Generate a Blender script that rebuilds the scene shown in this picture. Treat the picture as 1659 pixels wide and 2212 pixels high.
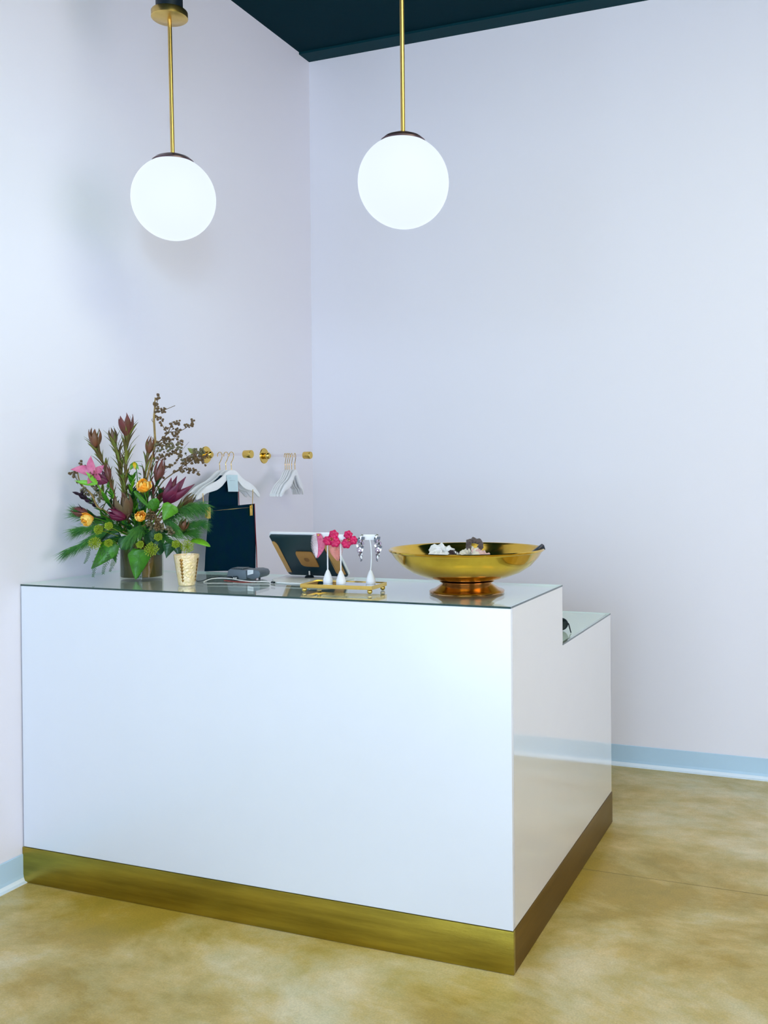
import bpy, bmesh, math, random
from mathutils import Vector, Matrix
for o in list(bpy.data.objects): bpy.data.objects.remove(o, do_unlink=True)
SC = bpy.context.scene
COL = SC.collection
PI = math.pi
random.seed(7)

# ------------------------------------------------------------------ camera
cd = bpy.data.cameras.new('camera'); cam = bpy.data.objects.new('camera', cd); COL.objects.link(cam)
R_ = Vector((0.9316, 0.3635, -0.0080)); F_ = Vector((-0.3626, 0.9319, -0.0070)).normalized()
R_ = (R_ - F_ * R_.dot(F_)).normalized(); U_ = R_.cross(F_)
m = Matrix((R_, U_, -F_)).transposed().to_4x4(); m.translation = Vector((2.7642, -2.6793, 1.48)); cam.matrix_world = m
cd.sensor_fit = 'VERTICAL'; cd.sensor_height = 36.0; cd.lens = 2093.2 / 2212 * 36.0
cd.shift_x = -(1000.0 - 829.5) / 2212; cd.shift_y = (1028.7 - 1106) / 2212
cd.clip_start = 0.02; SC.camera = cam

# ------------------------------------------------------------------ world, light, exposure
SC.view_settings.view_transform = 'Standard'; SC.view_settings.look = 'None'
SC.view_settings.gamma = 1; SC.view_settings.use_curve_mapping = False
EXPO = 0.04
SC.view_settings.exposure = EXPO
w = bpy.data.worlds.new('sky'); SC.world = w; w.use_nodes = True
w.node_tree.nodes['Background'].inputs[0].default_value = (0.66, 0.76, 1.0, 1)
w.node_tree.nodes['Background'].inputs[1].default_value = 4.2
def area(name, loc, target, sx, sy, power, col, spread=0):
    l = bpy.data.lights.new(name, 'AREA'); l.shape = 'RECTANGLE'; l.size = sx; l.size_y = sy; l.energy = power; l.color = col
    o = bpy.data.objects.new(name, l); COL.objects.link(o); o.location = loc
    o.rotation_euler = (Vector(target) - Vector(loc)).to_track_quat('-Z', 'Y').to_euler()
    if spread: l.spread = math.radians(spread)
    return o
area('daylight_storefront', (3.3, -6.55, 1.9), (3.3, 0, 1.7), 5.6, 2.9, 172, (0.48, 0.73, 1.0))
area('ceiling_fill', (3.0, -0.7, 3.70), (2.6, 0.3, 0), 2.6, 1.2, 58, (0.95, 1.0, 0.66))  # added fill with no fixture, lifts the back wall and counter top
area('warm_side_fill', (7.4, -1.6, 1.9), (0, -1.0, 1.2), 3.0, 2.4, 62, (1.0, 0.68, 0.62))  # added warm interior fill from the right, not daylight
area('daylight_beam', (5.0, -6.2, 2.2), (0, -0.35, 2.2), 0.9, 0.9, 2.6, (0.50, 0.78, 1.0), 17)

# ------------------------------------------------------------------ materials
def N(nt, t, **kw):
    n = nt.nodes.new(t)
    for k, v in kw.items():
        if k in ('operation', 'blend_type', 'data_type', 'noise_dimensions'): setattr(n, k, v)
        else: n.inputs[k].default_value = v
    return n
def mat(name, col, rough=0.5, metal=0.0, var=0.0, scale=8.0, bump=0.0, bscale=60.0, coat=0.0, col2=None, stretch=None,
        trans=0.0, emit=None, es=0.0, sheen=0.0, spec=0.5, cior=1.5, rvar=0.0, ior=1.45, croug=0.03):
    m = bpy.data.materials.new(name); m.use_nodes = True; nt = m.node_tree; b = nt.nodes['Principled BSDF']
    b.inputs['Base Color'].default_value = (*col, 1); b.inputs['Roughness'].default_value = rough; b.inputs['Metallic'].default_value = metal
    b.inputs['IOR'].default_value = ior; b.inputs['Specular IOR Level'].default_value = spec; b.inputs['Coat IOR'].default_value = cior
    if coat: b.inputs['Coat Weight'].default_value = coat; b.inputs['Coat Roughness'].default_value = croug
    if trans: b.inputs['Transmission Weight'].default_value = trans
    if sheen: b.inputs['Sheen Weight'].default_value = sheen
    if emit: b.inputs['Emission Color'].default_value = (*emit, 1); b.inputs['Emission Strength'].default_value = es
    tc = N(nt, 'ShaderNodeTexCoord'); mp = N(nt, 'ShaderNodeMapping')
    nt.links.new(tc.outputs['Object'], mp.inputs[0])
    if stretch: mp.inputs['Scale'].default_value = stretch
    if var or col2:
        nz = N(nt, 'ShaderNodeTexNoise', Scale=scale, Detail=6.0, Roughness=0.6); nt.links.new(mp.outputs[0], nz.inputs['Vector'])
        c2 = col2 if col2 else tuple(c * (1 - var) for c in col)
        rp = N(nt, 'ShaderNodeValToRGB'); rp.color_ramp.elements[0].position = .35; rp.color_ramp.elements[1].position = .65
        rp.color_ramp.elements[0].color = (*c2, 1); rp.color_ramp.elements[1].color = (*col, 1)
        nt.links.new(nz.outputs['Fac'], rp.inputs[0]); nt.links.new(rp.outputs[0], b.inputs['Base Color'])
    if rvar:
        n3 = N(nt, 'ShaderNodeTexNoise', Scale=scale * .7, Detail=4.0); nt.links.new(mp.outputs[0], n3.inputs['Vector'])
        mr = N(nt, 'ShaderNodeMapRange'); mr.inputs['To Min'].default_value = rough - rvar; mr.inputs['To Max'].default_value = rough + rvar
        nt.links.new(n3.outputs['Fac'], mr.inputs[0]); nt.links.new(mr.outputs[0], b.inputs['Roughness'])
    if bump:
        n2 = N(nt, 'ShaderNodeTexNoise', Scale=bscale, Detail=4.0); nt.links.new(mp.outputs[0], n2.inputs['Vector'])
        bp = N(nt, 'ShaderNodeBump', Strength=bump, Distance=0.01); nt.links.new(n2.outputs['Fac'], bp.inputs['Height'])
        nt.links.new(bp.outputs[0], b.inputs['Normal'])
    return m
def glassy(name, tint, ior=1.5, rough=0.0):
    m = bpy.data.materials.new(name); m.use_nodes = True; nt = m.node_tree; nt.nodes.clear()
    out = N(nt, 'ShaderNodeOutputMaterial'); mx = N(nt, 'ShaderNodeMixShader'); fr = N(nt, 'ShaderNodeFresnel', IOR=ior)
    tr = N(nt, 'ShaderNodeBsdfTransparent', Color=(*tint, 1)); gl = N(nt, 'ShaderNodeBsdfGlossy', Roughness=rough, Color=(1, 1, 1, 1))
    ge = N(nt, 'ShaderNodeNewGeometry'); iv = N(nt, 'ShaderNodeMath', operation='SUBTRACT'); iv.inputs[0].default_value = 1.0
    mu = N(nt, 'ShaderNodeMath', operation='MULTIPLY')   # only the outer side of each face mirrors
    nt.links.new(ge.outputs['Backfacing'], iv.inputs[1]); nt.links.new(fr.outputs[0], mu.inputs[0]); nt.links.new(iv.outputs[0], mu.inputs[1])
    nt.links.new(mu.outputs[0], mx.inputs[0]); nt.links.new(tr.outputs[0], mx.inputs[1]); nt.links.new(gl.outputs[0], mx.inputs[2])
    nt.links.new(mx.outputs[0], out.inputs[0]); return m

WALL = mat('wall_paint', (0.82, 0.81, 0.87), 0.6, bump=0.03, bscale=220)
CEIL = mat('ceiling_teal', (0.0008, 0.020, 0.030), 0.7, spec=0.05, bump=0.05, bscale=40)
CEIL2 = mat('ceiling_trim_teal', (0.002, 0.034, 0.046), 0.6, spec=0.1, bump=0.02)
BASEB = mat('vinyl_cove_base', (0.50, 0.70, 0.86), 0.35, var=0.06, scale=3)
BASEL = mat('vinyl_cove_toe', (0.80, 0.90, 0.98), 0.3, var=0.04)
LAM = mat('white_gloss_laminate', (0.74, 0.735, 0.695), 0.1, coat=1.0, croug=0.0, ior=1.6, cior=2.1, var=0.01)
LAMF = mat('white_laminate_daylit', (0.79, 0.83, 0.88), 0.35, coat=1.0, croug=0.28, ior=1.5, var=0.01)  # front copy of the same laminate: bluish daylight in the colour, gloss blurred
LAMTOP = mat('white_board', (0.92, 0.96, 0.93), 0.4, var=0.02)
GLASS = glassy('tabletop_glass', (0.955, 0.99, 0.972), 1.5)
GEDGE = mat('glass_edge_green', (0.008, 0.05, 0.042), 0.2, var=0.3, scale=5, coat=0.5)
GEDGE2 = mat('glass_edge_lit', (0.70, 0.86, 0.80), 0.2, var=0.05)  # back and left edges of the same glass, inner reflected light coloured in
BRASSK = mat('aged_brass_plate', (0.47, 0.37, 0.055), 0.34, 1.0, var=0.4, scale=2.2, bump=0.04, bscale=30, stretch=(1, 1, 12), rvar=0.06)
BRASS = mat('polished_brass', (0.80, 0.54, 0.13), 0.16, 1.0, var=0.1, scale=12)
BRASSR = mat('satin_brass', (0.72, 0.50, 0.16), 0.3, 1.0, var=0.12, scale=20, stretch=(1, 1, .3))
BOWLM = mat('bowl_brass', (0.86, 0.55, 0.085), 0.12, 1.0, col2=(0.70, 0.44, 0.06), scale=7, rvar=0.05)
FOOTM = mat('bowl_foot_brass', (0.56, 0.36, 0.17), 0.16, 1.0, col2=(0.44, 0.25, 0.11), scale=20)
CAPM = mat('dark_bronze_cap', (0.14, 0.09, 0.10), 0.3, 0.7, var=0.2)
GLOBE = mat('opal_globe', (0.06, 0.06, 0.06), 0.5, spec=0.1, emit=(0.80, 0.89, 0.99), es=1.0)
BLACKM = mat('black_metal', (0.01, 0.02, 0.03), 0.4, 0.3, var=0.2)
WHITEP = mat('white_plastic', (0.84, 0.86, 0.88), 0.3, var=0.02)
WOODW = mat('white_painted_wood', (0.93, 0.95, 0.97), 0.35, var=0.04, scale=14)
WOODG = mat('grey_painted_wood', (0.62, 0.66, 0.70), 0.4, var=0.05, scale=14)
NAVY = mat('dark_teal_fabric', (0.0008, 0.021, 0.034), 0.95, col2=(0.001, 0.017, 0.042), scale=22, bump=0.3, bscale=400, spec=0.05)
REDP = mat('red_piping', (0.22, 0.01, 0.02), 0.7, var=0.2)
PAPER = mat('pale_blue_paper', (0.62, 0.80, 0.86), 0.7, var=0.03)
INK = mat('grey_ink', (0.25, 0.36, 0.42), 0.7, var=0.1)
ACRYL = glassy('clear_acrylic', (0.975, 0.965, 0.975), 1.12)

# ------------------------------------------------------------------ mesh helpers
class MB:
    def __init__(s): s.v = []; s.f = []; s.mi = []; s.m = 0
    def add(s, vs, fs):
        o = len(s.v); s.v += [tuple(v) for v in vs]; s.f += [tuple(i + o for i in f) for f in fs]; s.mi += [s.m] * len(fs)
    def box(s, x0, x1, y0, y1, z0, z1):
        s.add([(x0,y0,z0),(x1,y0,z0),(x1,y1,z0),(x0,y1,z0),(x0,y0,z1),(x1,y0,z1),(x1,y1,z1),(x0,y1,z1)],
              [(0,3,2,1),(4,5,6,7),(0,1,5,4),(1,2,6,5),(2,3,7,6),(3,0,4,7)])
    def obox(s, c, ax, ay, az):   # oriented box, half-axes
        c, ax, ay, az = map(Vector, (c, ax, ay, az)); vs = []
        for k in (-1, 1):
            for a, b in ((-1,-1),(1,-1),(1,1),(-1,1)): vs.append(c + ax*a + ay*b + az*k)
        s.add(vs, [(0,3,2,1),(4,5,6,7),(0,1,5,4),(1,2,6,5),(2,3,7,6),(3,0,4,7)])
    def prism(s, pts, a, b):      # polygon pts extruded from offset a to b
        a, b = Vector(a), Vector(b); n = len(pts); P = [Vector(p) for p in pts]
        s.add([p + a for p in P] + [p + b for p in P], [tuple(range(n))[::-1], tuple(range(n, 2*n))] + [(i, (i+1) % n, n+(i+1) % n, n+i) for i in range(n)])
    def lathe(s, prof, n=48, c=(0,0,0), axis=None, cap0=True, cap1=True):
        c = Vector(c); Z = Vector(axis).normalized() if axis else Vector((0,0,1))
        X = Z.orthogonal().normalized() if axis else Vector((1,0,0)); Y = Z.cross(X)
        vs = []; fs = []
        for r, z in prof:
            for i in range(n):
                a = 2*PI*i/n; vs.append(c + X*(r*math.cos(a)) + Y*(r*math.sin(a)) + Z*z)
        for j in range(len(prof)-1):
            for i in range(n):
                k = (i+1) % n; fs.append((j*n+i, j*n+k, (j+1)*n+k, (j+1)*n+i))
        if cap0: fs.append(tuple(range(n))[::-1])
        if cap1: fs.append(tuple(range((len(prof)-1)*n, len(prof)*n)))
        s.add(vs, fs)
    def tube(s, pts, r, n=8, flat=1.0):
        P = [Vector(p) for p in pts]; L = len(P)
        if not hasattr(r, '__len__'): r = [r]*L
        vs = []; fs = []; pu = None
        for i in range(L):
            t = (P[min(i+1, L-1)] - P[max(i-1, 0)]).normalized()
            u = t.orthogonal().normalized() if pu is None else (pu - t*pu.dot(t)).normalized()
            pu = u; w_ = t.cross(u)
            for k in range(n):
                a = 2*PI*k/n; vs.append(P[i] + u*(r[i]*math.cos(a)) + w_*(r[i]*flat*math.sin(a)))
        for i in range(L-1):
            for k in range(n):
                q = (k+1) % n; fs.append((i*n+k, i*n+q, (i+1)*n+q, (i+1)*n+k))
        fs.append(tuple(range(n))[::-1]); fs.append(tuple(range((L-1)*n, L*n)))
        s.add(vs, fs)
    def ball(s, c, r, n=8, mm=6, sc=(1,1,1), axis=None):
        prof = [(max(r*math.sin(PI*j/mm), 1e-5), -r*math.cos(PI*j/mm)*sc[2]) for j in range(mm+1)]
        s.lathe(prof, n, c, axis, False, False)
    def leaf(s, b, t, wd, nrm=(0,-1,0), bend=0.0, fold=0.15, n=6, shape=None, side=0.0, twist=0.0):
        b, t = Vector(b), Vector(t); d = t-b; L = d.length; d.normalize(); nr = Vector(nrm); sd = d.cross(nr)
        if sd.length < 1e-4: sd = d.orthogonal()
        sd.normalize(); nr = sd.cross(d); vs = []; fs = []
        for i in range(n+1):
            v = i/n; hw = wd*.5*(shape(v) if shape else math.sin(PI*min(1, .04+.96*v)**.8))
            if i == n: hw = wd*.02
            c = b + d*(L*v) + nr*(bend*L*math.sin(PI*v)) + sd*(side*L*math.sin(PI*v))
            a = twist*v; s2 = sd*math.cos(a) + nr*math.sin(a); n2 = nr*math.cos(a) - sd*math.sin(a)
            vs += [c - s2*hw + n2*(fold*hw), c, c + s2*hw + n2*(fold*hw)]
        for i in range(n):
            o = 3*i; fs += [(o, o+1, o+4, o+3), (o+1, o+2, o+5, o+4)]
        s.add(vs, fs)
    def cup(s, b, axis, h, rb, rm, rt, a0, aw, n=6, nu=4, pointed=True, ruff=0.0):
        Z = Vector(axis).normalized(); X = Z.orthogonal().normalized(); Y = Z.cross(X); b = Vector(b); vs = []; fs = []
        for i in range(n+1):
            v = i/n; r = (1-v)**2*rb + 2*v*(1-v)*(2*rm-.5*rb-.5*rt) + v*v*rt
            sh = (max(0.04, math.sin(PI*(.12+.88*v)**.75)) if pointed else (1 - .55*v**5))
            for j in range(nu+1):
                u = -1 + 2*j/nu; a = a0 + u*aw*sh; rr = r*(1 + ruff*math.sin(u*5+v*7+a0*3)*v)
                hh = h*v*(1 - (0 if pointed else .12*u*u*v))
                vs.append(b + (X*math.cos(a) + Y*math.sin(a))*rr + Z*hh)
        for i in range(n):
            for j in range(nu):
                o = i*(nu+1)+j; fs.append((o, o+1, o+nu+2, o+nu+1))
        s.add(vs, fs)
    def obj(s, name, m_, parent=None, smooth=True, bevel=0.0, loc=None, solid=0.0, sub=0):
        me = bpy.data.meshes.new(name); me.from_pydata(s.v, [], s.f)
        mats = m_ if isinstance(m_, (list, tuple)) else [m_]
        for q in mats: me.materials.append(q)
        if len(mats) > 1: me.polygons.foreach_set('material_index', s.mi)
        me.update()
        bm = bmesh.new(); bm.from_mesh(me); bmesh.ops.recalc_face_normals(bm, faces=bm.faces)
        if bevel: bmesh.ops.bevel(bm, geom=[e for e in bm.edges if len(e.link_faces) == 2 and e.calc_face_angle(0) > .6], offset=bevel, segments=2, affect='EDGES', profile=.6)
        bm.to_mesh(me); bm.free()
        if smooth:
            me.polygons.foreach_set('use_smooth', [True]*len(me.polygons)); 
            me.set_sharp_from_angle(angle=math.radians(40))
        o = bpy.data.objects.new(name, me); COL.objects.link(o)
        if parent: o.parent = parent
        if loc: o.location = loc
        if solid:
            q = o.modifiers.new('thick', 'SOLIDIFY'); q.thickness = solid; q.offset = 0
        if sub:
            q = o.modifiers.new('smooth', 'SUBSURF'); q.levels = sub; q.render_levels = sub
        return o
def tag(o, label=None, cat=None, group=None, kind=None):
    if label: o['label'] = label
    if cat: o['category'] = cat
    if group: o['group'] = group
    if kind: o['kind'] = kind
    return o
def thing(name, label, cat, loc=(0,0,0), group=None, rot=(0,0,0)):
    o = bpy.data.objects.new(name, None); o.empty_display_size = .05; COL.objects.link(o); o.location = loc; o.rotation_euler = rot
    return tag(o, label, cat, group)
def bx(name, c, m_, parent=None, bevel=0.0, smooth=True):
    b = MB(); b.box(*c); return b.obj(name, m_, parent, smooth, bevel)
def struct(o): o['kind'] = 'structure'; return o

# ------------------------------------------------------------------ the room
W, D, D1, H, H2, KICK, YC, HC = 1.8673, 1.3107, 0.5642, 1.0782, 0.8746, 0.1274, 2.0962, 3.7834
RX, FY = 7.2, -6.3
struct(bx('wall_left', (-.12, 0, FY-.12, YC, 0, HC), WALL, smooth=False))
struct(bx('wall_back', (-.12, RX+.12, YC, YC+.12, 0, HC), WALL, smooth=False))
b = MB()   # right wall with a window opening
b.box(RX, RX+.12, FY, -3.3, 0, HC); b.box(RX, RX+.12, .1, YC, 0, HC); b.box(RX, RX+.12, -3.3, .1, 0, .6); b.box(RX, RX+.12, -3.3, .1, 3.2, HC)
struct(b.obj('wall_right', WALL, smooth=False))
b = MB()
b.box(-.12, .5, FY-.12, FY, 0, HC); b.box(6.1, RX+.12, FY-.12, FY, 0, HC); b.box(.5, 6.1, FY-.12, FY, 0, .35); b.box(.5, 6.1, FY-.12, FY, 3.3, HC)
struct(b.obj('wall_front', WALL, smooth=False))
struct(bx('ceiling', (-.12, RX+.12, FY-.12, YC+.12, HC, HC+.12), CEIL, smooth=False))
struct(bx('trim_1', (0, RX, YC-.11, YC, HC-.012, HC), CEIL2, smooth=False))
def window(name, x0, x1, y, z0, z1, cols, axis):
    fr = MB(); t = .03
    def seg(a0, a1, c0, c1):
        if axis == 'x': fr.box(a0, a1, y-.03, y+.03, c0, c1)
        else: fr.box(y-.03, y+.03, a0, a1, c0, c1)
    seg(x0, x1, z0, z0+2*t); seg(x0, x1, z1-2*t, z1)
    for i in range(cols+1):
        x = x0 + (x1-x0-2*t)*i/cols; seg(x, x+2*t, z0+2*t, z1-2*t)
    o = struct(fr.obj(name, BLACKM, smooth=False))
    for i in range(cols):
        a, c = x0 + (x1-x0-2*t)*i/cols + 2*t, x0 + (x1-x0-2*t)*(i+1)/cols
        g = MB(); g.box(*((a, c, y-.004, y+.004, z0+2*t, z1-2*t) if axis == 'x' else (y-.004, y+.004, a, c, z0+2*t, z1-2*t)))
        g.obj('pane', PANE, o, False)
    return o
PANE = glassy('window_glass', (0.98, 0.99, 0.99), 1.3)
window('window_1', .5, 6.1, FY-.06, .35, 3.3, 4, 'x')
window('window_2', -3.3, .1, RX+.06, .6, 3.2, 2, 'y')

# concrete floor: stained, ground and sealed; one sawn joint runs parallel to the back wall
def floor_mat():
    m = bpy.data.materials.new('sealed_concrete'); m.use_nodes = True; nt = m.node_tree; b = nt.nodes['Principled BSDF']; L = nt.links.new
    tc = N(nt, 'ShaderNodeTexCoord')
    mp = N(nt, 'ShaderNodeMapping'); mp.inputs['Scale'].default_value = (1.0, 1.35, 1); mp.inputs['Rotation'].default_value = (0, 0, .35); mp.inputs['Location'].default_value = (.3, 1.1, 0)
    L(tc.outputs['Object'], mp.inputs[0])
    big = N(nt, 'ShaderNodeTexNoise', Scale=1.3, Detail=9.0, Roughness=0.68, Distortion=0.25); L(mp.outputs[0], big.inputs['Vector'])
    r1 = N(nt, 'ShaderNodeValToRGB'); e = r1.color_ramp.elements
    e[0].position = .40; e[0].color = (0.44, 0.305, 0.045, 1); e[1].position = .62; e[1].color = (0.74, 0.65, 0.44, 1)
    q = e.new(.5); q.color = (0.60, 0.465, 0.18, 1)
    L(big.outputs['Fac'], r1.inputs[0])
    med = N(nt, 'ShaderNodeTexNoise', Scale=6.0, Detail=8.0, Roughness=0.7); L(tc.outputs['Object'], med.inputs['Vector'])
    r2 = N(nt, 'ShaderNodeValToRGB'); e = r2.color_ramp.elements
    e[0].position = .3; e[0].color = (0.80, 0.84, 0.72, 1); e[1].position = .7; e[1].color = (1.12, 1.06, 1.0, 1); L(med.outputs['Fac'], r2.inputs[0])
    mx = N(nt, 'ShaderNodeMix', data_type='RGBA', blend_type='MULTIPLY'); mx.inputs[0].default_value = 1
    L(r1.outputs[0], mx.inputs[6]); L(r2.outputs[0], mx.inputs[7])
    fine = N(nt, 'ShaderNodeTexNoise', Scale=160.0, Detail=3.0, Roughness=0.8); L(tc.outputs['Object'], fine.inputs['Vector'])
    r3 = N(nt, 'ShaderNodeValToRGB'); e = r3.color_ramp.elements
    e[0].position = .25; e[0].color = (.80, .80, .78, 1); e[1].position = .75; e[1].color = (1.16, 1.16, 1.16, 1); L(fine.outputs['Fac'], r3.inputs[0])
    m2 = N(nt, 'ShaderNodeMix', data_type='RGBA', blend_type='MULTIPLY'); m2.inputs[0].default_value = 1
    L(mx.outputs[2], m2.inputs[6]); L(r3.outputs[0], m2.inputs[7])
    vo = N(nt, 'ShaderNodeTexVoronoi', Scale=3.2); L(tc.outputs['Object'], vo.inputs['Vector'])   # small pits
    r4 = N(nt, 'ShaderNodeValToRGB'); e = r4.color_ramp.elements
    e[0].position = .012; e[0].color = (.45, .40, .3, 1); e[1].position = .03; e[1].color = (1, 1, 1, 1); L(vo.outputs['Distance'], r4.inputs[0])
    m3 = N(nt, 'ShaderNodeMix', data_type='RGBA', blend_type='MULTIPLY'); m3.inputs[0].default_value = 1
    L(m2.outputs[2], m3.inputs[6]); L(r4.outputs[0], m3.inputs[7])
    L(m3.outputs[2], b.inputs['Base Color'])
    b.inputs['Roughness'].default_value = .32; b.inputs['IOR'].default_value = 1.45
    bp = N(nt, 'ShaderNodeBump', Strength=.12, Distance=.004); L(med.outputs['Fac'], bp.inputs['Height']); L(bp.outputs[0], b.inputs['Normal'])
    return m
FLOOR = floor_mat()
JOINT = mat('joint_dust', (0.36, 0.28, 0.10), .8, var=.4, scale=9)
b = MB(); b.box(-.12, RX+.12, FY-.12, .8045, -.1, 0); b.box(-.12, RX+.12, .8085, YC+.12, -.1, 0); b.box(-.12, RX+.12, .80, .813, -.1, -.001)
fl = struct(b.obj('floor', [FLOOR], smooth=False))
b = MB(); b.box(0, RX, .8045, .8085, -.002, .0003); b.obj('joint_line', JOINT, fl, False)
def baseboard(name, along):
    prof = [(0, 0), (.022, 0), (.022, .003), (.012, .006), (.0065, .018), (.0045, .03), (.0045, .1), (.003, .1023), (0, .1023)]
    toe, face = prof[:5], prof[4:]
    n = len(prof); b = MB()
    a, c = along[1], along[2]
    vs = []
    for s in (a, c):
        for q, z in prof: vs.append((s, YC-q, z) if along[0] == 'x' else (q, s, z))
    b.add(vs, [tuple(range(n)), tuple(range(n, 2*n))[::-1]]); 
    for i in range(n):
        b.m = 1 if i < 4 else 0; j = (i+1) % n; b.add([vs[i], vs[j], vs[n+j], vs[n+i]], [(0, 1, 2, 3)])
    return struct(b.obj(name, [BASEB, BASEL], smooth=False))
baseboard('baseboard_back', ('x', 0, RX)); baseboard('baseboard_left', ('y', FY, YC))

# ------------------------------------------------------------------ counter
ctr = thing('service_counter', 'white glossy sales counter with brass kick plate and lower step at back', 'counter', (.006, 0, 0))
X0, T, G = 0.0, .02, .006
WW = W - .006
bx('front_panel', (X0, WW, 0, T, KICK+.0018, H-G), LAMF, ctr, .0006)
b = MB(); b.prism([(0, T, KICK+.0018), (0, D, KICK+.0018), (0, D, H2-G), (0, D1, H2-G), (0, D1, H-G), (0, T, H-G)], (WW-T, 0, 0), (WW, 0, 0)); b.obj('side_panel', LAM, ctr, False)
bx('end_panel', (X0, X0+T, T, D, 0, H2-G-T), LAM, ctr, smooth=False)
bx('top_board', (X0, WW-T, T, D1, H-G-T, H-G), LAMTOP, ctr, smooth=False)
bx('riser_panel', (X0, WW-T, D1-T, D1, H2-G, H-G-T), LAM, ctr, smooth=False)
bx('work_board', (X0, WW-T, D1-.0, D, H2-G-T, H2-G), LAMTOP, ctr, smooth=False)
bx('shelf', (X0+T, WW-T, .3, D-.05, .45, .47), LAMTOP, ctr, smooth=False)
b = MB(); b.box(X0-.004, WW+.003, -.003, 0.012, .0015, KICK); b.obj('kick_plate', BRASSK, ctr, True, .0005)
b = MB(); b.box(WW-.012, WW+.003, .0122, D+.002, .0015, KICK); b.obj('kick_plate', mat('aged_brass_shaded', (0.24, 0.145, 0.03), 0.42, 1.0, var=.15, scale=3, stretch=(1, 1, 12)), ctr, True, .0005)  # same brass as the front, with the side's shade put into the colour
def glass_slab(name, x0, x1, y0, y1, z0, z1, label):
    b = MB(); b.add([(x0,y0,z0),(x1,y0,z0),(x1,y1,z0),(x0,y1,z0),(x0,y0,z1),(x1,y0,z1),(x1,y1,z1),(x0,y1,z1)], [(0,3,2,1),(4,5,6,7)])
    b.m = 1; b.add([(x0,y0,z0),(x1,y0,z0),(x1,y1,z0),(x0,y1,z0),(x0,y0,z1),(x1,y0,z1),(x1,y1,z1),(x0,y1,z1)], [(0,1,5,4),(1,2,6,5)])
    b.m = 2; b.add([(x1,y1,z0),(x0,y1,z0),(x0,y0,z0),(x1,y1,z1),(x0,y1,z1),(x0,y0,z1)], [(0,1,4,3),(1,2,5,4)])
    return tag(b.obj(name, [GLASS, GEDGE, GEDGE2], None, False), label, 'glass top')
glass_slab('glass_countertop', .004, W+.001, -.001, D1+.001, H-G+.0003, H, 'green-edged glass sheet covering the upper top of white counter')
glass_slab('glass_countertop', .004, W+.001, D1+.002, D+.001, H2-G+.0003, H2, 'smaller glass sheet on the lower rear step of white counter')

# ------------------------------------------------------------------ pendant lamps
def pendant(loc, drop, tilt, label, mount):
    t = thing('pendant_lamp', label, 'lamp', loc, 'globe pendants above the counter', (0, tilt, 0))
    b = MB(); b.lathe([(.002, 0), (.048, 0), (.048, mount), (.002, mount)], 40); b.obj('ceiling_mount', BLACKM, t)
    b = MB(); b.lathe([(.01, -.030), (.060, -.028), (.065, -.024), (.065, -.003), (.063, 0), (.01, 0)], 56); b.obj('canopy', BRASSR, t)
    b = MB(); b.lathe([(.0075, -.03), (.0075, -drop+.143)], 20); b.obj('rod', BRASSR, t)
    b = MB(); b.lathe([(.0077, -drop+.166), (.012, -drop+.164), (.035, -drop+.158), (.060, -drop+.148), (.074, -drop+.136), (.074, -drop+.128), (.03, -drop+.126)], 48); b.obj('globe_cap', CAPM, t)
    r = .150; b = MB(); prof = []
    for j in range(33):
        a = PI*j/32*.84; prof.append((max(r*math.sin(a), 1e-4), -drop - r*math.cos(a)))
    prof.append((.071, -drop+.132)); b.lathe(prof, 64, cap0=False); b.obj('globe', GLOBE, t)
    return t
pendant((.495, .24, 3.157), .682, -math.radians(.9), 'round white globe lamp on brass rod hanging above the flowers', HC-3.157)
pendant((1.428, .235, 3.16), .733, 0, 'round white globe lamp on brass rod hanging right of the wall corner', HC-3.16)

# ------------------------------------------------------------------ brass footed bowl and what lies in it
bowl = thing('footed_bowl', 'large polished brass footed bowl on right end of glass top', 'bowl', (1.624, .279, H))
b = MB(); b.lathe([(.0005, .050), (.062, .0495), (.084, .052), (.128, .061), (.170, .077), (.204, .097), (.228, .119), (.243, .138), (.2465, .1425),
  (.2525, .1445), (.2555, .142), (.2535, .1375), (.250, .1365), (.246, .132), (.234, .114), (.211, .089), (.178, .068), (.135, .0515), (.092, .042), (.08, .0395), (.0005, .0395)], 96, cap0=False, cap1=False)
b.obj('basin', BOWLM, bowl)
b = MB(); b.lathe([(.0005, .0395), (.086, .0395), (.090, .0375), (.088, .0355), (.080, .034), (.082, .030), (.092, .023), (.104, .015), (.113, .0105), (.1205, .0085), (.1235, .0055), (.1215, .0035), (.1225, .0015), (.1215, 0), (.0005, 0)], 80, cap0=False, cap1=False)
b.obj('foot', FOOTM, bowl)
def crumple(name, label, cat, c, r, m_, seed, sc=(1, 1, 1), parts=None, amp=.35, lvl=3):
    rd = random.Random(seed); bm = bmesh.new(); bmesh.ops.create_icosphere(bm, subdivisions=lvl, radius=1)
    ws = [(Vector((rd.uniform(-1, 1), rd.uniform(-1, 1), rd.uniform(-1, 1))).normalized(), rd.uniform(2, 7), rd.uniform(0, 6)) for _ in range(9)]
    for v in bm.verts:
        n = v.co.normalized(); k = 1 + amp*sum(abs(math.sin(n.dot(a)*f+p)) - .6 for a, f, p in ws)/5
        v.co = Vector((n.x*sc[0], n.y*sc[1], n.z*sc[2]))*r*k
    me = bpy.data.meshes.new(name); bm.to_mesh(me); bm.free(); me.materials.append(m_)
    me.polygons.foreach_set('use_smooth', [True]*len(me.polygons)); me.set_sharp_from_angle(angle=math.radians(35))
    o = bpy.data.objects.new(name, me); COL.objects.link(o); o.location = c; return tag(o, label, cat)
BX, BY = 1.624, .279
def bw(rt, up, tw):     # a point in the bowl: right, height above the counter, toward the viewer
    return (BX + .932*rt + .38*tw, BY + .363*rt - .925*tw, H + up)
SCR = 'scrunchies heaped in the brass bowl'
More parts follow.
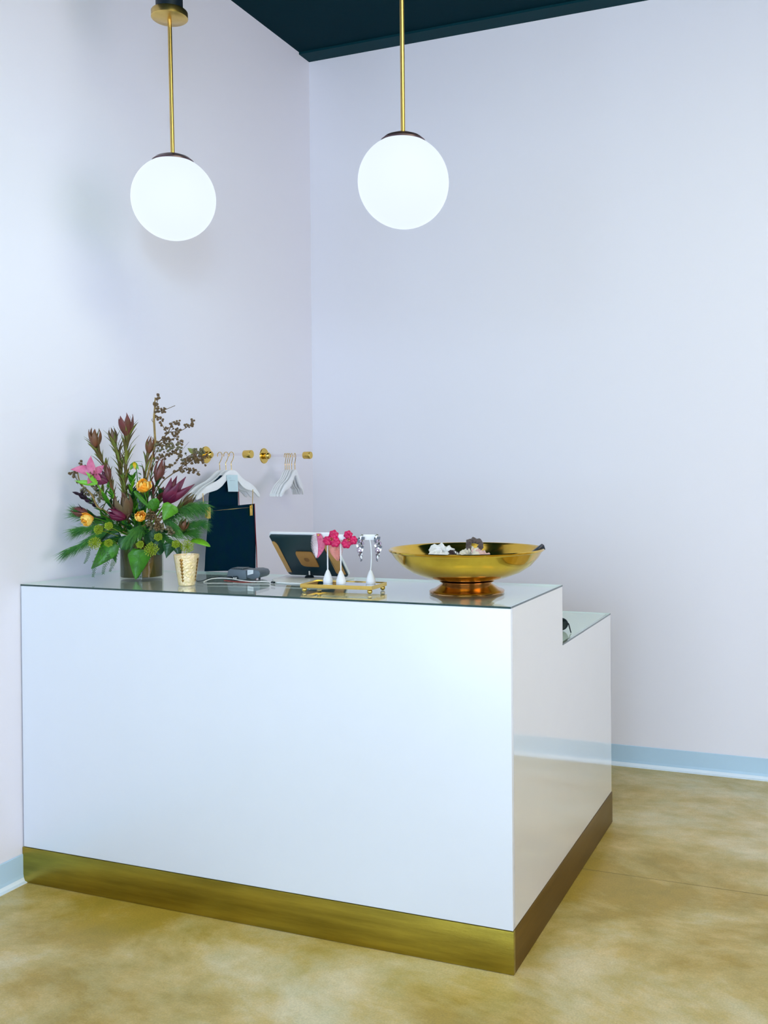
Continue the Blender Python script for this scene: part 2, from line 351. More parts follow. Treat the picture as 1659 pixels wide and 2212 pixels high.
CW = mat('white_satin', (0.86, 0.88, 0.92), .5, var=.04, scale=60, sheen=.3); CR = mat('cream_satin', (0.78, 0.73, 0.62), .5, var=.08, scale=60, sheen=.3)
CP = mat('pink_satin', (0.80, 0.52, 0.50), .5, var=.12, scale=60, sheen=.3); CG = mat('taupe_velvet', (0.10, 0.075, 0.07), .8, var=.3, scale=60, sheen=.3)
CD = mat('dark_maroon_satin', (0.02, 0.006, 0.012), .5, var=.3, scale=60)
def scrunchie(label, c, R1, r1, m_, tilt, seed):
    rd = random.Random(seed); b = MB(); n, k = 72, 12; vs = []; fs = []
    for i in range(n):
        a = 2*PI*i/n; rr = r1*(1 + .16*math.sin(a*7+seed) + .06*math.sin(a*17+1)); RR = R1*(1 + .08*math.sin(a*3+seed))
        for j in range(k):
            q = 2*PI*j/k; w_ = rr*(1 + .15*math.sin(q*3+a*9)); vs.append(((RR + w_*math.cos(q))*math.cos(a), (RR + w_*math.cos(q))*math.sin(a), w_*math.sin(q)*.9))
    for i in range(n):
        for j in range(k): fs.append((i*k+j, ((i+1) % n)*k+j, ((i+1) % n)*k+(j+1) % k, i*k+(j+1) % k))
    b.add(vs, fs); o = b.obj('scrunchie', m_); o.location = c; o.rotation_euler = tilt; return tag(o, label, 'hair tie', SCR)
scrunchie('white crumpled scrunchie at the left of the brass bowl', bw(-.078, .124, -.02), .026, .0205, CW, (.35, .2, .3), 1)
scrunchie('white scrunchie lying under the other white one in the bowl', bw(-.10, .090, .03), .034, .019, CW, (.1, -.2, 1.2), 2)
scrunchie('dark maroon scrunchie in the middle of the brass bowl', bw(-.03, .117, -.0), .023, .013, CD, (.3, .2, 1), 3)
scrunchie('cream scrunchie in front of the taupe one in the bowl', bw(.008, .120, .01), .026, .0145, CR, (.5, -.2, .2), 4)
scrunchie('taupe velvet scrunchie on top of the heap in bowl', bw(.026, .150, -.012), .020, .0090, CG, (1.25, .5, .2), 5)
scrunchie('pink scrunchie at the right of the heap in bowl', bw(.052, .121, .0), .022, .013, CP, (.2, .4, .8), 6)
scrunchie('cream scrunchie low in the brass bowl beneath the pink one', bw(.03, .088, -.03), .030, .018, CR, (0, .1, .5), 7)
# folded dark case on the right rim
fc = thing('glasses_case', 'small black folded case leaning over the right rim of bowl', 'case', bw(.225, .128, .02))
b = MB(); b.prism([(-.036, 0, -.012), (.020, 0, .030), (.026, 0, .026), (.030, 0, .012), (.008, 0, .002), (-.03, 0, -.018)], (0, -.012, 0), (0, .012, 0)); o = b.obj('case_body', BLACKM, fc, True, .0015); fc.rotation_euler = (0, 0, .36)
b = MB(); b.prism([(.004, 0, .012), (.020, 0, .0295), (.0262, 0, .0258), (.012, 0, .011)], (0, -.0128, 0), (0, .0128, 0)); b.obj('flap', mat('case_flap', (.03, .02, .02), .3, var=.2), fc, True, .0008)

# ------------------------------------------------------------------ mirrored tray and jewellery stands
TRX, TRY = 1.222, .181
tray = thing('mirror_tray', 'small gold framed mirror tray on ball feet under jewelry stands', 'tray', (TRX, TRY, H), rot=(0, 0, .05))
MIRR = mat('mirror_plate', (0.75, 0.78, 0.78), .02, 1.0, var=.01)
hx, hy = .129, .062; th = .0025
b = MB()
for c in ((-hx, hx, -hy, -hy+th), (-hx, hx, hy-th, hy), (-hx, -hx+th, -hy+th, hy-th), (hx-th, hx, -hy+th, hy-th)): b.box(*c, .0145, .027)
b.obj('frame', BRASS, tray, False); bx('mirror_plate', (-hx+th, hx-th, -hy+th, hy-th, .0200, .0247), MIRR, tray, smooth=False)
for sx in (-1, 1):
    for sy in (-1, 1):
        b = MB(); b.ball((0, 0, .0085), .0085, 20, 14); b.lathe([(.003, .014), (.0055, .0165), (.0055, .0148)], 16); o = b.obj('ball_foot', BRASS, tray); o.location = (sx*(hx-.011), sy*(hy-.009), 0)
STW = mat('white_leatherette', (0.84, 0.85, 0.88), .45, var=.02, scale=80)
def stand(x, y, label, hgt, bar, bend=0.0, rz=.36):
    t = thing('jewelry_stand', label, 'jewelry stand', (x, y, H+.0248), 'white T stands on the mirror tray', (0, 0, rz))
    b = MB(); b.lathe([(.0150, 0), (.0158, .001), (.0162, .009)], 32); b.obj('base_plinth', STW, t)
    b = MB(); b.lathe([(.0165, .0092), (.0155, .014), (.0105, .029), (.0060, .040), (.0035, .044), (.002, .046)], 32); b.obj('base', STW, t)
    b = MB(); P = [(bend*math.sin(PI*i/10)-bend*.6*i/10, 0, .044 + (hgt-.052)*i/10) for i in range(11)]; b.tube(P, .0023, 12); b.obj('pole', STW, t)
    bx('crossbar', (-bar-bend*.6, bar-bend*.6, -.003, .003, hgt-.0185, hgt), STW, t, .0012); return t
def on_stand(t, name, label, cat, loc, group, parts_fn, roll=0.0, sc=1.25):
    e = thing(name, label, cat, t.matrix_basis @ Vector(loc), group, (0, roll, t.rotation_euler.z)); parts_fn(e); e.scale = (sc, sc, sc); return e
s1 = stand(*(1.164, 0.178), 'white jewelry stand holding the pink fringed earrings, leftmost on tray', .170, .029)
s2 = stand(*(1.219, 0.168), 'white jewelry stand holding the red flower earrings, middle of tray', .165, .029)
s3 = stand(*(1.311, 0.204), 'white jewelry stand holding the silver and black earrings', .164, .029, .0045)
PK = mat('pink_raffia', (0.80, 0.16, 0.30), .6, var=.4, scale=150); PKW = mat('white_raffia', (0.85, 0.72, 0.78), .6, var=.15, scale=200); PKO = mat('coral_raffia', (0.82, 0.30, 0.24), .6, var=.25, scale=150)
def wing(mirror, mb_, mf):
    def fn(e):
        b = MB(); b.leaf((0, -.004, .012), (-.004*mirror, -.004, -.054), .019, (0, -1, 0), .0, .35, 12, lambda v: max(.15, math.sin(PI*(.2+.78*v))), -.15*mirror); b.obj('wing_body', mb_, e, solid=.0015)
        rd = random.Random(3)
        for i in range(20):
            v = i/19; z = .010 - .050*v; x = -.002*mirror - mirror*.010*math.sin(PI*(.15+.8*v)) *.4 + (mirror*.006*math.sin(PI*v))
            L = .014 + .010*math.sin(PI*v); q = MB(); a = -.1 - 1.15*v
            q.tube([(x, -.005, z), (x - mirror*L*.6*math.cos(a), -.006, z + L*.6*math.sin(a)), (x - mirror*L*math.cos(a), -.005, z + L*math.sin(a) - .001)], [.0013, .0013, .0004], 5); q.obj('fringe_strand', mf, e)
        b = MB(); b.ball((0, -.007, .008), .003, 12, 8); b.obj('stud', BRASS, e)
    return fn
on_stand(s1, 'earring', 'pink and white fringed wing earring in front of black tablet', 'earring', (-.0285, -.003, .152), None, wing(1, PK, PKW))
on_stand(s1, 'earring', 'coral fringed wing earring half behind the left red flower', 'earring', (.0285, -.003, .142), None, wing(-1, PKO, PKO))
FU = mat('fuchsia_acetate', (0.72, 0.0, 0.12), .35, var=.35, scale=90, coat=.3)
def flower(order):
    def fn(e):
        for k, (a, rr) in enumerate(order):
            b = MB(); n = 28; c = Vector((math.cos(a)*.0115, -.0045-.0012*k, math.sin(a)*.0125)); vs = [c + Vector((0, .0015, 0))]; fs = []
            for ring, (q, dy) in enumerate(((.5, -.001), (1, .0005))):
                for i in range(n):
                    th_ = 2*PI*i/n; r2 = rr*q*(1 + (.09*math.sin(th_*6+k) + .03*math.sin(th_*14))*q); vs.append(c + Vector((r2*math.cos(th_), dy+.001*math.sin(th_*6), r2*math.sin(th_))))
            for i in range(n):
                j = (i+1) % n; fs += [(0, 1+i, 1+j), (1+i, 1+n+i, 1+n+j, 1+j)]
            b.add(vs, fs); b.obj('petal', FU, e, solid=.0012)
        for i in range(6):
            a = i*PI/3+.2; b = MB(); b.ball((.0034*math.cos(a), -.0085, .0034*math.sin(a)), .0014, 8, 6); b.obj('bead', BRASS if i % 2 else mat('olive_bead', (.2, .16, .05), .3, .4, var=.2), e)
    return fn
FUO1 = [(1.15, .0125), (3.5, .0125), (5.6, .0135)]; FUO2 = [(1.75, .0115), (-.15, .0115), (4.1, .0130)]
on_stand(s2, 'earring', 'fuchsia three petal flower earring on the left arm of stand', 'earring', (-.0275, -.004, .150), None, flower(FUO1))
on_stand(s2, 'earring', 'fuchsia three petal flower earring on the right arm of stand', 'earring', (.0290, -.004, .148), None, flower(FUO2))
SIL = mat('silver_crystal', (0.75, 0.75, 0.76), .12, .9, var=.3, scale=60); JET = mat('jet_crystal', (0.015, 0.012, 0.018), .25, 0, coat=.3, var=.4)
WCR = mat('white_stone', (0.88, 0.88, 0.9), .15, 0, coat=.6, var=.05); MAU = mat('mauve_crystal', (0.20, 0.13, 0.15), .15, .4, var=.4, scale=90)
def drop(mirror):
    def fn(e):
        rd = random.Random(11)
        for i in range(70):
            v = rd.random()**.85; wv = .0098*math.sin(PI*min(1, .22+.78*v))**.8*(1-.45*v); z = .006 - .060*v
            x = mirror*(.004*math.sin(PI*v)) + rd.uniform(-wv, wv); s = rd.uniform(.0018, .0032)*(1-.35*v)
            a = rd.uniform(-.6, .6); c, q = math.cos(a), math.sin(a); b = MB()
            b.obox((x, -.004-rd.uniform(0, .003), z), (s*c, 0, s*q), (-s*1.5*q*.8, rd.uniform(-.0005, .0005), s*1.5*c), (0, s*.7, 0)); b.obj('crystal', rd.choice([JET, JET, SIL, WCR, MAU, MAU, JET, JET, MAU]), e, False, .0004)
        b = MB(); b.ball((mirror*.0015, -.005, -.0575), .0013, 8, 6); b.obj('crystal', MAU, e)
        b = MB(); b.tube([(-.0035, -.004, .010), (0, -.006, .0125), (.004, -.004, .011)], .0018, 8); b.obj('hoop', SIL, e)
    return fn
on_stand(s3, 'earring', 'silver and black crystal drop earring, left one of the pair', 'earring', (-.029, -.003, .148), None, drop(-1))
on_stand(s3, 'earring', 'silver and black crystal drop earring, nearest the brass bowl', 'earring', (.0215, -.003, .148), None, drop(1))

# ------------------------------------------------------------------ tablet register
tb = thing('tablet_register', 'tilted tablet register seen from behind, black back with tan strips', 'tablet', (.945, .44, H))
CAR = mat('tan_wood_strip', (0.52, 0.28, 0.085), .4, var=.12, scale=8, stretch=(1, 6, 1)); TABB = mat('tablet_back_teal', (0.004, 0.028, 0.038), .35, var=.1)
CARD = mat('brown_pad', (0.36, 0.17, 0.04), .45, var=.15, scale=20); CARD2 = mat('dark_brown_mark', (0.20, 0.085, 0.02), .5, var=.1)
e0 = Vector((-.125, .062, .0125)); ux = Vector((1, 0, 0)); vt = Vector((0, -.143, .161)); vh = vt.normalized(); nb = Vector((0, -vh.z, vh.y)).normalized()*-1
nb = vh.cross(ux); nb = nb if nb.y < 0 else -nb     # outward normal of the back
PW, PH = .251, vt.length
def pan(u, v, o=0.0): return e0 + ux*(u*PW) + vh*(v*PH) + nb*o
def rrect(u0, u1, v0, v1, r, cut=None, slant=0):
    P = []; ru = r/PW; rv = r/PH
    for cx_, cy_, a0 in ((u0+ru, v0+rv, PI), (u1-ru, v0+rv, 1.5*PI), (u1-ru, v1-rv, 0), (u0+ru, v1-rv, .5*PI)):
        for i in range(6): a = a0 + i*PI/10; P.append((cx_+ru*math.cos(a), cy_+rv*math.sin(a)))
    return P
def slab(name, P, o0, o1, m_, par=tb):
    b = MB(); b.prism([pan(u, v) for u, v in P], nb*o0, nb*o1); return b.obj(name, m_, par, True, .0004)
slab('screen_bezel', rrect(-.008, 1.015, -.012, 1.012, .012), -.008, -.0005, WHITEP)
slab('back_cover', rrect(0, 1.0, 0, .985, .010), 0, .006, TABB)
slab('side_strip', [(.002, .08), (.075, .08), (.075, .74), (.065, .80), (.045, .84), (.008, .84), (.002, .82)], .006, .0085, CAR)
slab('side_strip', [(.835, .10), (.86, .07), (.985, .07), (.985, .77), (.83, .80), (.835, .80)], .006, .0085, CAR)
pd = slab('center_pad', [(.315, .57), (.31, .53), (.32, .30), (.35, .26), (.40, .25), (.60, .25), (.60, .56), (.585, .60), (.56, .61), (.33, .61)], .006, .011, CARD)
b = MB(); c = pan(.455, .43, .0112); P = []
for i in range(24):
    a = 2*PI*i/24; r = .0105*(1 - .12*max(0, math.sin(a))**6 + .05*math.sin(2*a)**2); P.append(c + ux*(r*math.cos(a)) + vh*(r*math.sin(a)))
b.prism(P, nb*0, nb*.0006); b.obj('round_mark', CARD2, pd)
for u, v in ((.90, .74),):
    b = MB(); c = pan(u, v, .0086); b.prism([c + ux*(.0013*math.cos(k)) + vh*(.0013*math.sin(k)) for k in [i*PI/5 for i in range(10)]], nb*0, nb*.0004); b.obj('screw', BLACKM, tb)
def loc(x, y, z=0): return Vector((x-.945, y-.44, z))
b = MB(); b.prism([loc(.815,.385), loc(.885,.300), loc(1.07,.300), loc(1.09,.33), loc(1.085,.52), loc(.795,.52)], (0,0,.0005), (0,0,.0045)); b.obj('base_plate', WHITEP, tb, True, .001)
b = MB(); b.lathe([(.004, .006), (.004, .030)], 16, (-.02, .030, 0), (0, -.12, 1)); b.obj('post', mat('chrome', (.8, .8, .82), .08, 1), tb)
b = MB(); b.lathe([(.017, .0045), (.0175, .007), (.014, .0115), (.006, .014), (.002, .0145)], 28, (-.02, .026, 0)); b.obj('post_foot', BLACKM, tb)
b = MB(); b.obox(pan(.42, .14, -.012), ux*.02, vh*.02, nb*.006); b.obj('hinge', WHITEP, tb, True, .002)
b = MB(); b.obox(pan(.5, .03, -.004), ux*.10, vh*.004, nb*.003); b.obj('lower_rail', WHITEP, tb, True, .001)

# ------------------------------------------------------------------ card terminal and cables
tx, ty = .712, .375
ct = thing('card_terminal', 'grey card payment terminal with white sticker between flowers and tablet', 'card reader', (tx, ty, H), rot=(0, 0, .12))
GR = mat('grey_plastic', (0.105, 0.14, 0.175), .4, var=.1, bump=.05, bscale=400); GR2 = mat('dark_grey_plastic', (0.02, 0.035, 0.045), .4, var=.1)
b = MB(); b.prism([(-.062, 0, .002), (-.066, 0, .012), (-.061, 0, .036), (-.052, 0, .041), (-.012, 0, .040), (.012, 0, .037), (.014, 0, .002)], (0, -.030, 0), (0, .05, 0)); b.obj('printer_housing', GR, ct, True, .004)
b = MB(); b.prism([(.008, 0, .010), (.012, 0, .039), (.040, 0, .040), (.060, 0, .036), (.067, 0, .026), (.064, 0, .014), (.054, 0, .008), (.035, 0, .004)], (0, -.024, 0), (0, .06, 0)); b.obj('keypad_housing', GR, ct, True, .004)
b = MB(); b.box(-.052, -.004, -.024, .03, .0405, .0435); b.obj('paper_cover', GR, ct, True, .001)
for i in range(7): bx('vent_rib', (-.050+i*.0065, -.0462+i*.0065, -.0255, -.0235, .0375, .0440), GR2, ct)
b = MB(); b.prism([(-.042, 0, .003), (-.043, 0, .010), (-.037, 0, .016), (-.022, 0, .016), (-.017, 0, .010), (-.017, 0, .003)], (0, -.0325, 0), (0, -.029, 0)); b.obj('port_recess', GR2, ct, False)
for x in (-.034, -.026): b = MB(); b.box(x-.002, x+.002, -.0345, -.0324, .006, .011); b.obj('port_plug', WHITEP, ct, False)
b = MB(); b.prism([(.0165, 0, .019), (.0165, 0, .038), (.0395, 0, .0385), (.0395, 0, .025)], (0, -.0262, 0), (0, -.0240, 0)); stk = b.obj('sticker', PAPER if False else mat('white_sticker', (.72, .76, .80), .6, var=.03), ct, False)
for i, z in enumerate((.033, .030, .027)): b = MB(); b.box(.020, .035-.004*i, -.02645, -.0262, z, z+.0007); b.obj('print_line', INK, stk, False)
b = MB(); b.lathe([(.004, 0), (.004, .010)], 12, (.052, 0, .0002)); b.lathe([(.004, 0), (.004, .006)], 12, (-.055, -.02, .0002)); b.lathe([(.004, 0), (.004, .006)], 12, (0, -.02, .0002)); b.lathe([(.004, 0), (.004, .006)], 12, (-.055, .04, .0002)); b.obj('rubber_feet', BLACKM, ct)
def smooth_path(P, k=6):
    P = [Vector(p) for p in P]; out = []
    for i in range(len(P)-1):
        a, b_, c, d = P[max(i-1, 0)], P[i], P[i+1], P[min(i+2, len(P)-1)]
        for j in range(k):
            t = j/k; out.append(.5*((2*b_) + (c-a)*t + (2*a-5*b_+4*c-d)*t*t + (-a+3*b_-3*c+d)*t**3))
    out.append(P[-1]); return out
def cable(label, P, r, m_, plug=None):
    P = [(x, y, H + z) for x, y, z in P]; o0 = Vector(P[0]); t = thing('cable', label, 'cable', o0)
    b = MB(); b.tube([p-o0 for p in smooth_path(P)], r, 10); b.obj('cord', m_, t)
    a, c = Vector(P[-1])-o0, Vector(P[-2])-o0; d = (a-c).normalized()
    b = MB(); b.tube([a-d*.002, a+d*.016], .0042, 8, .7); b.obj('plug', plug or BLACKM, t); return t
cable('white charging cable arching over glass from flowers to tablet base', [(.612,.252,.0019), (.612,.275,.006), (.616,.300,.0085), (.645,.316,.0095), (.69,.315,.0085), (.735,.300,.0060), (.79,.292,.0045), (.835,.306,.0045), (.858,.300,.0045), (.872,.294,.0045)], .0018, mat('white_cord', (.85,.84,.83), .4, var=.02))
cable('black power cable running behind votive to grey card terminal', [(.545,.300,.0014), (.575,.262,.0014), (.598,.262,.004), (.598,.300,.0085), (.618,.331,.0110), (.645,.337,.0095), (.656,.337,.010)], .0014, BLACKM)
cable('red cable lying on glass under the white cable', [(.652,.318,.0013), (.70,.303,.0013), (.735,.293,.0013), (.765,.300,.0013), (.785,.325,.0013)], .0012, mat('red_cord', (.35,.012,.01), .4, var=.1))

# ------------------------------------------------------------------ votive glass
vt_ = thing('votive_glass', 'tapered gold mercury glass votive with diamond pattern beside vase', 'candle holder', ((0.608, 0.159)[0], (0.608, 0.159)[1], H))
MERC = mat('mercury_glass', (0.95, 0.76, 0.50), .22, .35, col2=(0.86, 0.66, 0.30), scale=75, bump=.5, bscale=130, coat=.8, rvar=.08)
MERCD = mat('mercury_glass_facet', (0.45, 0.24, 0.06), .25, .8, var=.3, scale=90)
b = MB(); b.lathe([(.0005, 0), (.026, 0), (.0285, .002), (.0305, .012), (.0445, .106), (.0450, .109), (.0435, .109), (.0430, .106), (.0290, .012), (.0005, .008)], 64, cap0=False, cap1=False); b.obj('cup', MERC, vt_)
for k in range(4):
    a = math.radians(-78) + k*PI/2
    for j in range(7):
        z = .020 + j*.0120; r = .0305 + (z-.012)*.149; er = Vector((math.cos(a), math.sin(a), 0)); et = Vector((-math.sin(a), math.cos(a), 0)); up = Vector((0, 0, 1)); c = er*(r+.0001) + up*z; s = .0050+.0004*j
        b = MB(); b.add([c+et*s, c+up*s*1.5, c-et*s, c-up*s*1.5, c+er*.0022], [(0,1,4), (1,2,4), (2,3,4), (3,0,4), (3,2,1,0)]); b.obj('diamond_facet', MERCD, vt_, False)
b = MB(); b.lathe([(.0005, .0085), (.0275, .0085), (.0335, .045), (.0005, .045)], 40, cap0=False, cap1=False); b.obj('candle', mat('candle_wax', (.85, .78, .6), .5, var=.03), vt_)

# ------------------------------------------------------------------ wall rails, hangers, garment
def rail(y, L, label):
    t = thing('wall_rail', label, 'clothes rail', (0, y, 1.558), 'rails on the left wall')
    b = MB(); b.lathe([(.0395, .0001), (.0400, .002), (.0385, .0045), (.030, .0055), (.0150, .0065), (.0145, .0075)], 40, axis=(1,0,0)); b.obj('wall_flange', BRASS, t)
    b = MB(); b.lathe([(.0150, .007), (.0170, .012), (.0185, .022), (.0170, .030), (.0110, .036)], 32, axis=(1,0,0)); b.obj('socket', BRASS, t)
    b = MB(); b.lathe([(.0065, .03), (.0065, L-.03)], 20, axis=(1,0,0)); b.obj('rod', ACRYL, t)
    b = MB(); b.lathe([(.0175, L-.040), (.0185, L-.038), (.0185, L-.002), (.0175, L)], 32, axis=(1,0,0)); b.obj('end_cap', BRASS, t)
rail(1.11, .252, 'short brass tipped clear rail holding white hangers and dark garment'); rail(1.6, .277, 'short brass tipped clear rail nearest the corner with bare hangers')
def hang_drop(a):      # shoulder line: flat collar, steep slope, gentle middle, drooping tip
    K = ((0, 0), (.10, .001), (.20, .014), (.32, .034), (.45, .049), (.60, .060), (.75, .073), (.88, .092), (1, .118))
    for (a0, d0), (a1, d1) in zip(K, K[1:]):
        if a <= a1: return d0 + (d1-d0)*(a-a0)/(a1-a0)
    return K[-1][1]
def hanger(x, y, yaw, label, m_, half=.205, clips=False, group=None, roll=0.0):
    t = thing('clothes_hanger', label, 'hanger', (x, y, 1.558), group, (roll, 0, -yaw))
    # local axes: y along the shoulders (positive away from the viewer), z up, x across
    b = MB(); r = .0155; P = []
    for i in range(15): a = -.35 + i*(PI+.45)/14; P.append((0, r*math.cos(a)*-1, r*math.sin(a) - .004))
    P = P[::-1]; P = P[::-1]
    P2 = [(0, p[1], p[2]) for p in P]; last = P2[-1]
    P2 += [(0, .013, -.016), (0, .004, -.030), (0, -.004, -.040), (0, -.002, -.050), (0, 0, -.078)]
    b.tube(P2, .0016, 8); b.obj('hook', BRASS, t)
    b = MB(); n = 26; vs = []; fs = []; k = 12
    for i in range(n+1):
        s = -1 + 2*i/n; a = abs(s); yy = s*half
        zt = -.071 - hang_drop(a)
        hh = .0155 + .006*math.sin(min(1, a*1.3)*PI) - .003*max(0, a-.8)/.2; hh = hh*(1 if a < .99 else .6)
        dd = .0055 + .0004*a; off = -.016*a*a
        for j in range(k):
            q = 2*PI*j/k; cx_, cz_ = math.cos(q), math.sin(q); sq = lambda v: math.copysign(abs(v)**.6, v); vs.append((off + dd*sq(cx_), yy, zt - hh + hh*sq(cz_)))
    for i in range(n):
        for j in range(k): fs.append((i*k+j, (i+1)*k+j, (i+1)*k+(j+1) % k, i*k+(j+1) % k))
    fs += [tuple(range(k)), tuple(range(n*k, n*k+k))[::-1]]; b.add(vs, fs); b.obj('shoulder', m_, t)
    if clips:
        za = -.257; y0, y1 = -half*.90, half*.70
        b = MB(); b.tube([(.0, y0, -.175), (.0, y0+.004, za)], .0016, 8); b.tube([(.0, y1, -.165), (.0, y1-.004, za+.008)], .0016, 8); b.tube([(0, y0+.0, za), (0, y1, za+.008)], .0018, 8); b.obj('clip_bar', BRASSR, t)
        for yc in (y0+.030, y1-.022):
            b = MB(); b.box(.002, .008, yc-.010, yc+.010, za-.032, za+.017); b.box(-.008, -.002, yc-.010, yc+.010, za-.028, za+.017); b.box(-.002, .002, yc-.007, yc+.007, za-.002, za+.008); b.box(.003, .012, yc-.004, yc+.004, za+.002, za+.020); b.obj('clip', BRASS, t, True, .0012)
    return t
HG1, HG2 = 'hangers on the left rail', 'hangers on the rail nearest the corner'
hanger(.078, 1.11, .14, 'white wooden hanger at the back of left rail, beside wall', WOODW, .195, group=HG1)
hanger(.112, 1.11, .09, 'white wooden hanger in the middle of the left rail', WOODW, .200, group=HG1)
hg = hanger(.142, 1.11, .12, 'white wooden clip hanger at front holding dark garment', WOODW, .210, True, HG1)
for i, (x, ya, lb) in enumerate(((.127, -.26, 'bare white hanger nearest the flange on the corner rail'), (.139, -.26, 'bare white hanger second from flange on the corner rail'), (.150, -.26, 'bare white hanger in the middle of the corner rail'),
      (.165, -.26, 'bare white hanger fourth from flange on the corner rail'), (.184, -.26, 'bare greyish white hanger nearest the brass tip of corner rail'))):
    hanger(x, 1.6, ya, lb, WOODW, .195, group=HG2)
# garment: hangs from the front hanger; s runs along the shoulders, z down from the rail
gt = thing('dark_garment', 'dark teal garment with red piping hanging from front clip hanger', 'garment', hg.location, rot=hg.rotation_euler)
def cloth(P_l, P_r, x0, name, m_, amp=.006, nn=16, mm=30, seed=0):
    # panel between two edge polylines given as (s, z)
    b = MB(); vs = []; fs = []
    def ev(P, v):
        f = v*(len(P)-1); i = min(int(f), len(P)-2); q = f-i; return (P[i][0]*(1-q)+P[i+1][0]*q, P[i][1]*(1-q)+P[i+1][1]*q)
    for i in range(mm+1):
        v = i/mm; l, r = ev(P_l, v), ev(P_r, v)
        for j in range(nn+1):
            u = j/nn; vs.append((x0 + amp*v*math.sin(u*9+seed+v*2) + .4*amp*math.sin(u*21+v*3)*v, l[0]*(1-u)+r[0]*u, l[1]*(1-u)+r[1]*u))
    for i in range(mm):
        for j in range(nn): o = i*(nn+1)+j; fs.append((o, o+1, o+nn+2, o+nn+1))
    b.add(vs, fs); return b.obj(name, m_, gt, True, solid=.003)
cloth([(-0.1439, -0.2437), (-0.1660, -0.3506), (-0.1821, -0.4530), (-0.1889, -0.5226)], [(0.1552, -0.2333), (0.1602, -0.3484), (0.1670, -0.4595), (0.1690, -0.5527)], 0.0, 'skirt_panel', NAVY)
cloth([(-0.0634, -0.0966), (-0.1215, -0.1358), (-0.1401, -0.1855), (-0.1439, -0.2478)], [(-0.0014, -0.0972), (0.0547, -0.1692), (0.0582, -0.2559)], -.012, 'bodice_strip', NAVY, .002, 8, 10)
cloth([(-0.1497, -0.2351), (-0.1469, -0.2477)], [(0.0568, -0.2450), (0.1518, -0.2376)], -.004, 'waist_band', NAVY, .001, 10, 3)
b = MB(); b.tube([(.0015, *p) for p in ((0.1552, -0.2333), (0.1602, -0.3484), (0.1670, -0.4595), (0.1690, -0.5527))], .0022, 8); b.obj('piping', REDP, gt)
b = MB(); b.tube([(-.0095, *p) for p in ((0.0507, -0.1128), (0.0563, -0.1692), (0.0599, -0.2517))], .0018, 8); b.obj('piping', REDP, gt)
pt = thing('paper_tag', 'pale blue handwritten paper note on the front hanger', 'paper tag', hg.location, rot=hg.rotation_euler)
b = MB(); b.prism([(0, *(-0.0450, -0.0947)), (0, *(0.0302, -0.0954)), (0, *(0.0354, -0.1730)), (0, *(-0.0337, -0.1714))], (.0085, 0, 0), (.0092, 0, 0)); pg = b.obj('note_sheet', PAPER, pt, False)
def scribble(x0, y0, x1, n, seed):
    rd = random.Random(seed); P = []
    for i in range(n+1):
        f = i/n; s_, z_ = [a*(1-f)+c*f for a, c in zip(x0, x1)]; P.append((.0095, s_, z_ + y0*(rd.uniform(-1, 1))))
    b = MB(); b.tube(P, .0004, 5); return b.obj('writing', INK, pg)
scribble((-0.0328, -0.1086), .0022, (-0.0141, -0.1099), 7, 1); scribble((-0.0236, -0.1205), .0025, (0.0108, -0.1209), 12, 2)

# ------------------------------------------------------------------ sunglasses on the lower step
sg = thing('sunglasses', 'black sunglasses half hidden on the lower glass step', 'sunglasses', (1.757, .822, H2), rot=(0, 0, .05))
LENS = mat('dark_lens', (0.004, 0.012, 0.014), .1, 0, coat=1, var=.1)
for sx in (-1, 1):
    P = []
    for i in range(28):
        a = 2*PI*i/28; P.append(Vector((sx*.032 + .026*math.cos(a), 0, .0255 + .022*math.sin(a) + .001*math.cos(2*a))))
    b = MB(); b.prism(P, (0, -.0008, 0), (0, .0008, 0)); b.obj('lens', LENS, sg)
    b = MB(); b.tube(P + [P[0], P[1]], .0022, 8); b.obj('rim', BLACKM, sg)
    b = MB(); b.tube([(sx*.057, 0, .028), (sx*.060, -.002, .029), (sx*.064, -.008, .026), (sx*.072, -.026, .013), (sx*.080, -.045, .0022)], [.0024, .0026, .0026, .0024, .0022], 8, .6); b.obj('temple', BLACKM, sg)
b = MB(); b.tube([(-.009, 0, .033), (-.004, -.002, .036), (.004, -.002, .036), (.009, 0, .033)], .0018, 8); b.obj('bridge', BLACKM, sg)

# ------------------------------------------------------------------ vase and flowers
VX, VY = .290, .306
VU = Vector((.932, .363, 0)); VD = Vector((.638, -.770, 0))
def at(u, v, d): return VU*u + Vector((0, 0, v)) + VD*d      # from the vase's foot: along the counter, up, toward the room
UP = Vector((0, 0, 1))
rv = random.Random(21)
vase = thing('glass_vase', 'clear cylinder glass vase holding the flowers at left of counter', 'vase', (VX, VY, H))
VG = glassy('vase_glass', (0.93, 0.95, 0.90), 1.33)
b = MB(); b.lathe([(.0005, .0002), (.0775, .0002), (.079, .0015), (.079, .150), (.0785, .151), (.077, .150), (.077, .007), (.0005, .006)], 72, cap0=False, cap1=False); b.obj('glass_wall', VG, vase)
WAT = mat('water_with_leaf_lining', (0.10, 0.075, 0.018), .5, col2=(0.04, 0.042, 0.012), scale=18, stretch=(1, 1, .35), spec=.2)
LIN2 = mat('amber_lining_leaf', (0.22, 0.12, 0.03), .4, col2=(.10, .07, .02), scale=20, stretch=(1, 1, .3))
b = MB(); b.lathe([(.0005, .0072), (.0745, .0072), (.0745, .135), (.0005, .135)], 56, cap0=False, cap1=False); b.obj('leaf_lining', WAT, vase)
